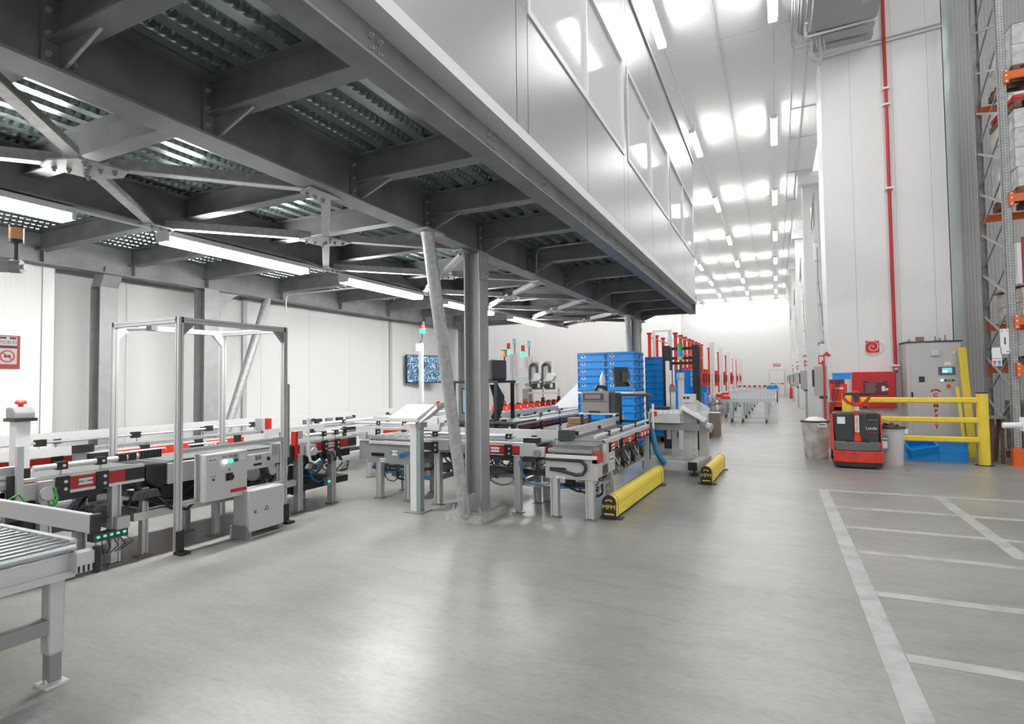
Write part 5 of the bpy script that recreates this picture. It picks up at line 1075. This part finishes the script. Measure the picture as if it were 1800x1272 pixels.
build(MB().box(2.565,2.655,13.485,13.50,1.40,1.51), 'main_switch', black, d_); build(MB().cyl((2.61,13.485,1.455),(2.61,13.46,1.455),.028,12), 'switch_knob', dark, d_, smooth=True); build(MB().box(2.56,2.66,13.494,13.50,1.345,1.385), 'warning_label', mat('label_pink', (.75,.62,.60), .6), d_)
build(MB().prism([(3.137-.03,13.497,1.975),(3.137,13.497,1.975-.03),(3.137+.03,13.497,1.975),(3.137,13.497,1.975+.03)], (0,-.004,0)), 'diamond_sticker', paper, d_); build(MB().box(2.985,3.085,13.494,13.50,1.73,1.79), 'type_label', paper, d_)
build(MB().box(2.43,2.46,13.475,13.50,1.08,1.20), 'door_handle', black, d_)
for k, ch in enumerate('COMPATT'): text(ch, 'lettering', redbox, d_, (2.826,13.497,1.135-.104*k), .105, FY, bold=.004)
arc = [(2.83+.105*math.cos(R(35+11*k)), 13.498, 1.155+.105*math.sin(R(35+11*k))) for k in range(11)]+[(2.83+.085*math.cos(R(145-11*k)), 13.498, 1.135+.095*math.sin(R(145-11*k))) for k in range(11)]
build(MB().prism(arc, (0,-.003,0)), 'red_arc', redbox, d_)
single(MB().box(2.58,2.70,13.62,13.75,2.215,2.31), 'small_carton', card, 'small cardboard box lying on top of the tall control cabinet', 'carton', (2.64,13.7,2.215))
for k, (x, h) in enumerate(((2.46,.06),(2.90,.10),(2.97,.07),(3.06,.12))): single(MB().lathe((x,13.7,2.215),[(.03,0),(.03,.02),(.012,.03),(.010,h)],10), 'cable_gland', mid, ('leftmost','second','third','tallest')[k]+' metal fitting standing on the tall control cabinet roof', 'fitting', (x,13.7,2.215), 'fittings on the cabinet roof')
# planks and timber leaning behind the rail
single(MB().prism([(3.20,13.02,0),(3.32,13.02,0),(3.30,13.35,2.06),(3.18,13.35,2.06)], (0,.05,0)), 'yellow_plank', yellow, 'wide yellow plank leaning on the wall right of the control cabinet', 'plank', (3.26,13.02,0)); single(MB().prism([(3.12,12.95,0),(3.17,12.95,0),(3.15,13.3,1.3),(3.10,13.3,1.3)], (0,.04,0)), 'yellow_plank', yellow, 'narrow shorter yellow plank leaning beside the wide one', 'plank', (3.15,12.95,0))
brown = mat('brown_timber', (.12,.06,.04), .7, noise=(14,.3,4))
tr_ = thing('timber_trestle', 'brown timber trestle between the yellow post and the rack', 'trestle', (3.38, 12.3, 0))
for a_, c_ in (((3.30,12.2,0),(3.36,12.3,.78)),((3.46,12.2,0),(3.49,12.3,.78)),((3.30,12.55,0),(3.36,12.45,.78)),((3.46,12.55,0),(3.49,12.45,.78))): build(MB().bar(a_, c_, .045, .045), 'leg', brown, tr_)
build(MB().box(3.31,3.55,12.24,12.5,.76,.80), 'seat_board', mid, tr_)
# white boom at the right edge
wb = thing('white_boom', 'white round boom arm with square bracket at the right edge', 'barrier', (3.1, 9.0, 0))
build(MB().cyl((2.56,9.0,.88),(2.95,9.0,.89),.035,16), 'arm', white, wb, smooth=True); build(MB().box(2.74,3.3,8.94,9.06,.81,.98), 'bracket', white, wb, bevel=.01); build(MB().box(3.1,3.25,8.92,9.08,0,.9), 'stand', white, wb)
# rack
rk = thing('pallet_rack', 'galvanised pallet rack with orange beams at the right edge', 'rack', (4.8, 12.7, 0))
RX, RYF, RYB = 3.605, 12.0, 13.35
for y, s in ((RYF,1),(RYB,-1)):
    u = MB().box(RX-.055,RX+.055,y-.035*s if s>0 else y,y if s>0 else y+.035,0,9.5) if 0 else MB().box(RX-.055,RX+.055,min(y,y+s*.004),max(y,y+s*.004),.0,9.5).box(RX-.055,RX-.05,min(y,y+s*.10),max(y,y+s*.10),0,9.5).box(RX+.05,RX+.055,min(y,y+s*.10),max(y,y+s*.10),0,9.5)
    up_ = build(u, 'upright', rackst, rk)
    hl = MB()
    for k in range(180):
        z = .2+.05*k
        for dx in (-.022,.022): hl.box(RX+dx-.006,RX+dx+.006,y-.002 if s > 0 else y+.0,y+.001 if s > 0 else y+.004,z-.007,z+.007)
        if s > 0: hl.box(RX-.0565,RX-.054,y+.04,y+.052,z-.007,z+.007)
    hh = build(hl, 'slot_holes', black, up_); hh['kind'] = 'stuff'
for k in range(12):
    z = .45+.78*k; build(MB().bar((RX-.02,RYB-.06,z+.62),(RX-.02,RYF+.06,z+.10),.035,.028,(1,0,0)), 'diagonal_brace', steel_l, rk); build(MB().bar((RX+.015,RYF+.06,z+.62+.1),(RX+.015,RYB-.06,z+.62-.62),.03,.025,(1,0,0)), 'diagonal_brace', rackst, rk)
RX2 = 6.46
for y, s in ((RYF,1),(RYB,-1)):
    build(MB().box(RX2-.055,RX2+.055,min(y,y+s*.004),max(y,y+s*.004),.0,9.5).box(RX2-.055,RX2-.05,min(y,y+s*.10),max(y,y+s*.10),0,9.5).box(RX2+.05,RX2+.055,min(y,y+s*.10),max(y,y+s*.10),0,9.5), 'upright', rackst, rk)
for k in range(12):
    z = .45+.78*k; build(MB().bar((RX2,RYB-.06,z+.62),(RX2,RYF+.06,z+.10),.035,.028,(1,0,0)), 'diagonal_brace', steel_l, rk)
BZ = (6.60,4.50,2.42,1.62)
for z in BZ:
    for y in (RYF-.02, RYB+.02):
        bm_ = build(MB().box(RX+.06,6.4,y-.022,y+.022,z-.065,z+.065), 'beam', orange, rk); cn = build(MB().box(RX+.012,RX+.075,y-.03,y+.03,z-.13,z+.10), 'beam_connector', orange, bm_)
        if y < 12.5:
            for q in (-.1,0,.075): build(MB().box(RX+.03,RX+.05,y-.034,y-.03,z+q-.012,z+q+.012), 'rivet', paper, cn)
for y in (RYF, RYB): build(MB().box(RX-.11,RX+.12,y-.10,y+.14,0,.012), 'foot_plate', orange, rk)
fg = build(MB().box(RX-.085,RX+.085,RYF-.07,RYF-.06,.01,.30).box(RX-.085,RX-.078,RYF-.06,RYF+.05,.01,.30), 'upright_protector', orange, rk)
for q in ((-.05,.08),(.04,.08),(-.05,.16),(.04,.16),(-.05,.24),(.04,.24)): build(MB().cyl((RX+q[0],RYF-.07,q[1]),(RX+q[0],RYF-.078,q[1]),.012,8), 'bolt', orange, fg)
l1 = build(MB().box(3.40,3.515,11.89,11.895,1.87,2.29), 'bay_label', paper, rk); text('1', 'lettering', ink, l1, (3.46,11.888,2.08), .17, FY); text('0', 'lettering', ink, l1, (3.425,11.888,2.25), .04, FY); text('1', 'lettering', ink, l1, (3.49,11.888,2.25), .05, FY); build(MB().box(3.475,3.51,11.886,11.89,1.90,1.915), 'label_mark', redbox, l1)
l2 = build(MB().box(3.285,3.41,11.89,11.895,1.67,1.98), 'load_notice', paper, rk)
for k, m in enumerate((orange, blue)): build(MB().box(3.295+.06*k,3.335+.06*k,11.886,11.89,1.71,1.76), 'notice_picture', m, l2); build(MB().box(3.295+.06*k,3.335+.06*k,11.886,11.89,1.68,1.70), 'notice_caption', (mid, blue)[k], l2)
build(MB().box(3.29,3.40,11.886,11.89,1.79,1.80), 'notice_line', orange, l2)
build(MB().box(3.28,3.53,11.895,11.93,1.9,1.94), 'label_bracket', alu, rk)
# goods in the rack
def rack_pallet(x, y, z, label):
    t = thing('rack_pallet', label, 'pallet', (x, y, z), 'pallets in the rack')
    for k in range(5): build(MB().box(x-.4,x+.4,y-.6+.24*k,y-.5+.24*k,z+.11,z+.135), 'deck_board', wood, t)
    for s in (-1,0,1): build(MB().box(x+s*.34-.05,x+s*.34+.05,y-.6,y+.6,z,z+.11), 'bearer', wood, t)
def wrapped(x, y, z, h, label, m=film):
    t = thing('wrapped_load', label, 'pallet load', (x, y, z), 'wrapped loads in the rack')
    random.seed(int(z*100)); n = max(2, int(h/.28)); hz = h/n
    for k in range(n):
        for i in range(2):
            for j in range(3):
                o_ = random.uniform(-.012,.012)
                build(MB().box(x-.385+.39*i+o_,x-.385+.39*i+.375+o_,y-.58+.39*j,y-.58+.39*j+.375,z+hz*k+.004,z+hz*(k+1)), 'box', m, t, bevel=.012) if (i == 0 or j == 0) else None
    build(MB().box(x-.37,x+.37,y-.56,y+.56,z,z+h-.02), 'core', boxg, t)
rack_pallet(4.16,12.68,6.67,'wooden pallet on the highest orange beam'); wrapped(4.16,12.68,6.81,.72,'film wrapped grey load on the highest orange beam')
single(MB().box(3.80,4.5,12.15,13.2,7.53,7.56), 'cover_sheet', dark, 'dark cover sheet on top of the highest wrapped load', 'sheet', (4.16,12.68,7.53))
rack_pallet(4.16,12.68,4.57,'wooden pallet under the tall wrapped load on the second orange beam'); wrapped(4.16,12.68,4.71,1.35,'tall film wrapped load of grey boxes on the second orange beam')
rack_pallet(4.16,12.68,6.07,'wooden pallet lying on the tall wrapped load'); 
rs_ = thing('red_white_sack', 'red and white bag of goods on the pallet above the tall wrapped load', 'sack', (4.16,12.5,6.21))
build(MB().box(3.76,4.55,12.1,13.2,6.21,6.30), 'red_layer', redbox, rs_, bevel=.03); build(MB().box(3.77,4.54,12.11,13.19,6.30,6.36), 'white_layer', paper, rs_, bevel=.02)
wrapped(4.16,12.68,2.50,.50,'small stacked cartons with printed faces on the third orange beam', mat('print_box', (.55,.50,.46), .6, noise=(18,.35,3)))
single(MB().box(3.72,6.3,12.02,13.3,3.02,3.05), 'shelf_board', mid, 'grey shelf board above the small printed cartons', 'shelf', (5,12.7,3.02))
sgn = thing('red_panel_sign', 'large red panel with white rounded border standing on the shelf board', 'sign', (3.95,12.2,3.05))
build(MB().box(3.80,4.6,12.12,12.16,3.05,3.86), 'board', mat('panel_crimson', (.42,.02,.04), .4), sgn, bevel=.03); build(MB().box(3.87,4.6,12.112,12.12,3.12,3.79), 'white_border', paper, sgn, bevel=.02); build(MB().box(3.885,4.6,12.105,12.112,3.135,3.775), 'inner_field', MATS['panel_crimson'], sgn, bevel=.02); build(MB().box(3.74,3.82,12.14,12.6,3.05,3.76), 'white_side_box', paper, sgn)
rack_pallet(4.2,12.68,1.69,'wooden pallet on the lowest orange beam'); wrapped(4.2,12.68,1.83,.42,'pale rounded load on the lowest orange beam', mat('pale_sack', (.60,.61,.61), .5))
wrapped(4.2,12.68,.15,.9,'dark ground level load inside the rack', mat('dark_goods', (.20,.18,.17), .7, noise=(6,.4,4))); rack_pallet(4.2,12.68,0,'wooden pallet on the floor inside the rack')
# stack of red goods left of the truck
rb = thing('red_tool_trolley', 'red and orange trolley of stacked boxes behind the pallet truck', 'trolley', (1.07,12.75,0))
build(MB().box(.93,1.15,12.6,12.95,.08,1.02), 'cabinet', red_o, rb, bevel=.01); build(MB().prism([(.97,12.58,1.04),(1.22,12.58,1.04),(1.24,12.58,1.38),(.94,12.58,1.38)], (0,.3,0)), 'orange_box', red_o, rb, bevel=.008); build(MB().box(1.02,1.17,12.575,12.58,1.28,1.315), 'white_label', paper, rb); build(MB().box(1.0,1.22,12.60,12.9,.86,.93), 'grey_tray', alu, rb)
build(MB().box(.95,1.2,12.62,12.9,1.38,1.47), 'dark_cart', maroon, rb)
for x in (.97,1.12): build(MB().cyl((x-.02,12.66,.04),(x+.02,12.66,.04),.04,12), 'wheel', black, rb)
for k in range(4): build(MB().tube([(1.12-.03*k,12.56,1.45-.03*k),(1.06-.04*k,12.53,1.15),(.98-.02*k,12.53,.85-.05*k),(.94,12.53,.6)], .007, 6), 'cable', (black, maroon)[k%2], rb, smooth=True)
tb_ = open_bin(1.16, 12.5+.25, 1.47, .29, .24, .13, 'small blue tray on top of the red trolley')
tb_['group'] = 'blue bins behind the guard rail'
# fire point sign on a pole
fp = thing('fire_point', 'red fire point pole with arrow sign beside the first dock cabinet', 'sign', (.94,13.9,0))
build(MB().cyl((.94,13.9,0),(.94,13.9,2.0),.022,10), 'pole', mat('pipe_red', (.52,.025,.03), .4), fp, smooth=True); build(MB().box(.835,.95,13.86,13.875,1.80,2.0), 'sign_board', MATS['sign_bright_red'], fp); build(MB().box(.855,.89,13.855,13.86,1.84,1.97), 'pictogram', paper, fp); build(MB().box(.90,.93,13.855,13.86,1.88,1.97), 'pictogram', paper, fp)
build(MB().prism([(.92,13.87,2.0),(1.0,13.87,2.08),(1.08,13.87,2.0),(1.05,13.87,1.96)], (0,.03,0)), 'arrow_roof', MATS['sign_bright_red'], fp)
# dock cabinets and tracks along the bays
for k, py in enumerate([14.75+8.55*i for i in range(5)]):
    w_ = ordw[k]
    t = thing('dock_cabinet', '%s grey dock control cabinet along the right wall' % w_, 'cabinet', (.98, py, 0), 'dock cabinets along the corridor')
    yy = py
    build(MB().box(.80,1.055,yy,yy+.30,1.08,1.78), 'body', lgrey2, t, bevel=.008); build(MB().box(.76,.80,yy+.05,yy+.25,1.30,1.70), 'dark_display', dark, t); build(MB().box(.90,1.05,yy+.02,yy+.2,1.02,1.08), 'cable_entry', dark, t); build(MB().box(.95,1.05,yy+.04,yy+.18,.0,1.02), 'duct', lgrey2, t); build(MB().box(.93,1.055,yy-.05,yy+.1,2.0,2.30), 'upper_box', white, t); build(MB().box(.96,.98,yy-.02,yy+.0,1.78,2.4), 'cable_pipe', alu_d, t)
    build(MB().box(.97,1.05,yy-.06,yy-.05,1.80,2.0), 'window_pane', paper, t)
    if k < 4:
        d = thing('dock_track', '%s pair of tilted lift door rails on the right wall' % w_, 'door track', (1.2, py+1.5, 2.3), 'lift door rails along the corridor')
        y0 = py+.9
        build(MB().bar((1.02,y0,2.35),(1.02,y0+2.3,6.4),.05,.03), 'rail', alu_l, d); build(MB().bar((1.10,y0+.0,2.35),(1.10,y0+1.1,6.2),.04,.03), 'rail', alu, d)
        for q in range(5): build(MB().box(.98,1.10,y0+.35*q*.9,y0+.35*q*.9+.05,2.7+.62*q,2.78+.62*q), 'rail_clip', alu_l, d)
        build(MB().bar((.98,y0+.6,6.3),(.98,y0+1.9,5.6),.03,.03), 'frame_bar', alu_d, d); build(MB().bar((.98,y0+.6,6.3),(.98,y0+.75,5.5),.03,.03), 'frame_bar', alu_d, d); build(MB().bar((.98,y0+.75,5.5),(.98,y0+1.9,5.6),.03,.03), 'frame_bar', alu_d, d)
        build(MB().tube([(1.08,y0-.1,2.2),(1.06,y0+.2,3.2),(1.02,y0+.5,4.0),(1.04,y0+.7,4.9)], .012, 6), 'cable', mat('cable_green_grey', (.25,.32,.27), .5), d, smooth=True)
        build(MB().cyl((.94,y0-.35,2.32),(1.08,y0-.30,2.36),.05,12), 'limit_motor', mid, d, smooth=True)
        if k: 
            s_ = thing('fire_tag', '%s small red fire tag beyond the first dock cabinet' % w_, 'sign', (.95, py-.3, 1.95), 'red fire tags along the right wall'); build(MB().box(.92,1.055,py-.31,py-.30,1.95,2.15), 'board', MATS['sign_bright_red'], s_); build(MB().box(.95,1.0,py-.315,py-.31,1.99,2.10), 'print', paper, s_)
ex = thing('fire_extinguisher', 'red fire extinguisher standing right of the far double door', 'extinguisher', (.95, 46.5, 0))
build(MB().lathe((.95,46.5,0),[(.10,0),(.11,.05),(.11,.75),(.05,.88),(.03,.95)],16), 'cylinder', MATS['sign_bright_red'], ex, smooth=True); build(MB().cbox((.95,46.5,1.0),(.14,.05,.06)), 'valve', black, ex); build(MB().box(.85,1.05,46.52,46.56,1.05,1.25), 'sign_plate', MATS['sign_bright_red'], ex)
# evaporator and pipework above the pier
ev = thing('air_cooler', 'grey ceiling air cooler with drip trays and pipes in front of the pier', 'air cooler', (1.3, 11.5, 8.0))
und = mat('cooler_underside', (.40,.405,.405), .45)
build(MB().box(.80,1.93,9.6,12.55,8.50,8.88), 'casing', und, ev); build(MB().cyl((1.70,11.9,8.50),(1.70,11.9,8.49),.10,20), 'drain_cover', lgrey, ev)
build(MB().cyl((.72,12.62,8.47),(1.92,12.62,8.50),.028,10), 'drain_pipe', alu, ev, smooth=True)
for q in ((.72,12.60),(1.92,12.60)): build(MB().tube([(q[0],12.62,8.47),(q[0],12.62,8.60),(q[0],12.4,8.63)], .032, 8), 'pipe_elbow', alu_l, ev, smooth=True)
build(MB().prism([(.88,12.85,8.55),(1.95,12.85,8.55),(1.95,13.25,8.60),(.88,13.25,8.60)], (0,0,.12)), 'drip_tray', und, ev); build(MB().prism([(.92,13.45,8.66),(2.0,13.45,8.66),(2.0,13.75,8.70),(.92,13.75,8.70)], (0,0,.10)), 'drip_tray', und, ev)
build(MB().box(.88,1.98,12.7,14.04,8.72,8.88), 'back_casing', white, ev)
for k, x in enumerate((.46,.50,.57,.62,.66,.72)): 
    m = (alu, alu_l, steel_l, MATS['stanchion_green'], alu_l, alu)[k]; ye = (13.2,13.1,12.7,12.75,13.0,12.9)[k]
    single(MB().tube([(x,-3,8.70),(x,ye,8.70),(x+.02,ye+.06,8.66),(x+.08,ye+.08,8.62),(x+.28,ye+.08,8.62),(x+.34,ye+.1,8.58),(x+.36,ye+.2,8.4),(1.04,ye+.45,8.35)], (.018,.014,.022,.035,.014,.016)[k], 8), 'ceiling_pipe', m, ('leftmost','second','third','thick pale green','fifth','rightmost')[k]+' pipe of the bundle running along the ceiling beside the air cooler', 'pipe', (x,10,8.70), 'pipes along the ceiling', smooth=True)
pp = thing('pier_pipes', 'pair of thin grey pipes crossing the top of the pier', 'pipe', (2.2,14.05,8.7))
for dz, r_ in ((0,.026),(.07,.014)): build(MB().tube([(.86,13.2,8.80+dz),(.90,13.7,8.72+dz),(1.0,14.0,8.70+dz),(1.12,14.06,8.71+dz),(3.28,14.06,8.80+dz)], r_, 8), 'pipe', alu if dz else alu_l, pp, smooth=True)
for y in (16.8,18.9,22.0,25.4): single(MB().tube([(.55,y,CZ-.03),(1.3,y,CZ-.03)], .018, 6), 'cross_conduit', alu, 'short ceiling conduit, %s, crossing towards the right wall' % {16.8:'nearest',18.9:'second',22.0:'third',25.4:'fourth'}[y], 'conduit', (.9,y,CZ-.03), 'short ceiling conduits')
for x in (.52,.80): single(MB().tube([(x,13.4,CZ-.02),(x,YF,CZ-.02)], .015, 6), 'conduit', alu, 'thin grey conduit along the ceiling %s' % ('right of the lamp row' if x < .6 else 'close to the right wall'), 'conduit', (x,30,CZ-.02))

# ================================================================ FAR SORTER
so, _ = conv('sorter_line', 'long white sided sorter conveyor leading to the far wall', 'Y', 16.5, 46.5, -2.72, -2.2, .80, panels=[(16.5,46.5,alu_l)], clamps=(18,20,22,24,27,30,34), rail=(17,46,.88), legs=(17,22,28,36,45), zp=(.68,.79))
xs_ = -3.05
def red_post(x, y, z1, label, wide):
    t = thing('red_post', label, 'post', (x, y, 0), 'red posts of the sorter')
    build(MB().box(x-.05,x+.05,y-.05,y+.05,0,z1), 'post', red_o, t); build(MB().box(x-.08,x+.08,y-.08,y+.08,z1,z1+.06), 'cap', red, t)
    if wide: build(MB().box(x-.10,x+.28,y-.06,y+.06,1.15,1.95), 'red_panel', red_o, t); build(MB().box(x+.28,x+.34,y-.05,y+.05,1.35,1.75), 'black_sensor', maroon, t)
ry = [19.2,20.3,21.3,22.4,23.3,24.4,25.3,26.4,29.4,30.9,34.4,36.0,39.6,41.4,46.3,50.5]
for k, y in enumerate(ry): red_post(xs_, y, 3.03, 'tall red sorter post, %s counted from the blue crates' % ordinal(k).replace('lowest','first'), k > 5 or k in (2,3,4,5))
for k, y in enumerate((19.6,20.9,22.2,23.8)): red_post(-4.0, y, 3.1, 'red post of the back row behind the black mast, %s from the left' % ordinal(k).replace('lowest','first'), False)
for k, y in enumerate((29.1,34.0,39.2,45.1,49.5,54.0)):
    t = thing('white_post', 'white perforated sorter post, %s from the near end' % (ordinal(k) if k else 'first'), 'post', (-2.88, y, 0), 'white posts of the sorter')
    build(MB().box(-2.98,-2.78,y-.12,y+.12,0,3.3), 'post', alu_l, t); h_ = build(MB().box(-2.89,-2.87,y-.125,y-.12,.8,1.75), 'slot', mid, t); build(MB().box(-3.0,-2.76,y-.15,y+.15,3.3,3.36), 'cap', white, t)
wf = thing('white_gantry', 'white square gantry among the red posts', 'gantry', (-3.7, 20.6, 0))
build(MB().box(-4.0,-3.90,20.1,20.2,0,3.25), 'upright', white, wf); build(MB().box(-3.45,-3.33,20.1,20.2,0,3.25), 'upright', white, wf); build(MB().box(-4.0,-3.33,20.12,20.18,3.22,3.28), 'top_bar', white, wf)
for x, a_, c_, z in ((xs_,19.2,26.4,2.98),(xs_,19.2,26.4,2.45),(-4.0,19.6,23.8,3.0),(-4.0,19.6,23.8,2.2)): single(MB().cyl((x,a_,z),(x,c_,z),.03,8), 'tie_rail', mat('rail_pink', (.62,.30,.28), .5), 'thin pinkish tie rail joining the %s red posts, %s one' % ('front' if x > -3.5 else 'back', 'upper' if z > 2.6 else 'lower'), 'rail', (x,a_,z))
zinc = mat('zinc_bright', (.66,.70,.73), .3, .45)
for k, y in enumerate((20.6,23.0,25.6,28.6,32.2,36.4)):
    t = thing('roller_chute', 'zinc roller chute table, %s from the near end of the sorter' % (ordinal(k) if k else 'first'), 'table', (-1.2, y, 0), 'roller chutes beside the sorter')
    xa = -2.14 if k else -1.75
    for dy in (0,.72): build(MB().box(xa,-.06,y+dy,y+dy+.03,.70,.86), 'side_profile', zinc, t)
    me = MB().cyl((0,.03,0),(0,.72,0),.03,8).mesh('roller', zinc, smooth=True); n = int((-.06-xa)/.11)
    for q in range(n): link(me, 'roller', t, (xa+.08+.11*q+1.2, 0, .835))
    build(MB().box(xa,-.06,y+.03,y+.72,.72,.74), 'bed', lgrey, t)
    for x in (xa+.3, -1.1, -.35):
        for dy in (.02,.70):
            lg = build(MB().box(x-.05,x+.05,y+dy,y+dy+.05,.12,.70), 'leg', zinc, t); build(MB().cyl((x-.02,y+dy+.02,.06),(x+.02,y+dy+.02,.06),.06,12), 'caster', dark, lg); build(MB().box(x-.03,x+.03,y+dy,y+dy+.05,.10,.14), 'caster_fork', alu, lg)
    build(MB().box(-.06,-.02,y-.02,y+.80,.62,.88), 'end_stop', zinc, t); build(MB().box(-.02,.02,y+.1,y+.2,.70,.82), 'black_latch', black, t)
    if k < 3: build(MB().box(xa-.02,xa+.26,y-.06,y-.0,.80,.92), 'red_sensor', red_o, t)
open_bin(-.25, 37, .87, .6, .4, .2, 'blue bin standing on a far roller chute')['group'] = 'blue bins beyond the sorter'
single(MB().box(-1.71,-1.64,14.55,15.1,0,1.16), 'blue_board', blue, 'narrow blue board standing on edge left of the brown carton', 'board', (-1.67,14.8,0)); cq = thing('brown_carton', 'brown carton standing on the floor right of the blue board', 'carton', (-1.52,15.7,0))
build(MB().box(-1.70,-1.38,15.55,15.95,0,.60), 'carton_body', mat('carton_pale', (.38,.28,.22), .8), cq); build(MB().box(-1.69,-1.39,15.56,15.94,.60,.615), 'white_top', paper, cq)
single(MB().tube([(-1.82,14.6,1.2),(-1.76,14.6,.9),(-1.74,14.6,.6),(-1.76,14.6,.3),(-1.80,14.6,.03)], .03, 8), 'red_hose', red_o, 'red curved hose between the black mast and the blue board', 'hose', (-1.76,14.6,0), smooth=True)
tb = thing('far_line', 'far grey conveyor with red clips crossing before the end wall', 'conveyor', (-1.5,47,0))
build(MB().box(-3.2,.2,46.8,47.5,.75,.85), 'bed', alu, tb)
for k in range(9): build(MB().box(-3.1+.36*k,-2.9+.36*k,46.75,46.8,.86,1.0), 'red_clip', red_o if k%2 else maroon, tb)
for x in (-3.0,-1.4,.1): build(MB().box(x-.05,x+.05,47.0,47.1,0,.75), 'leg', alu, tb)
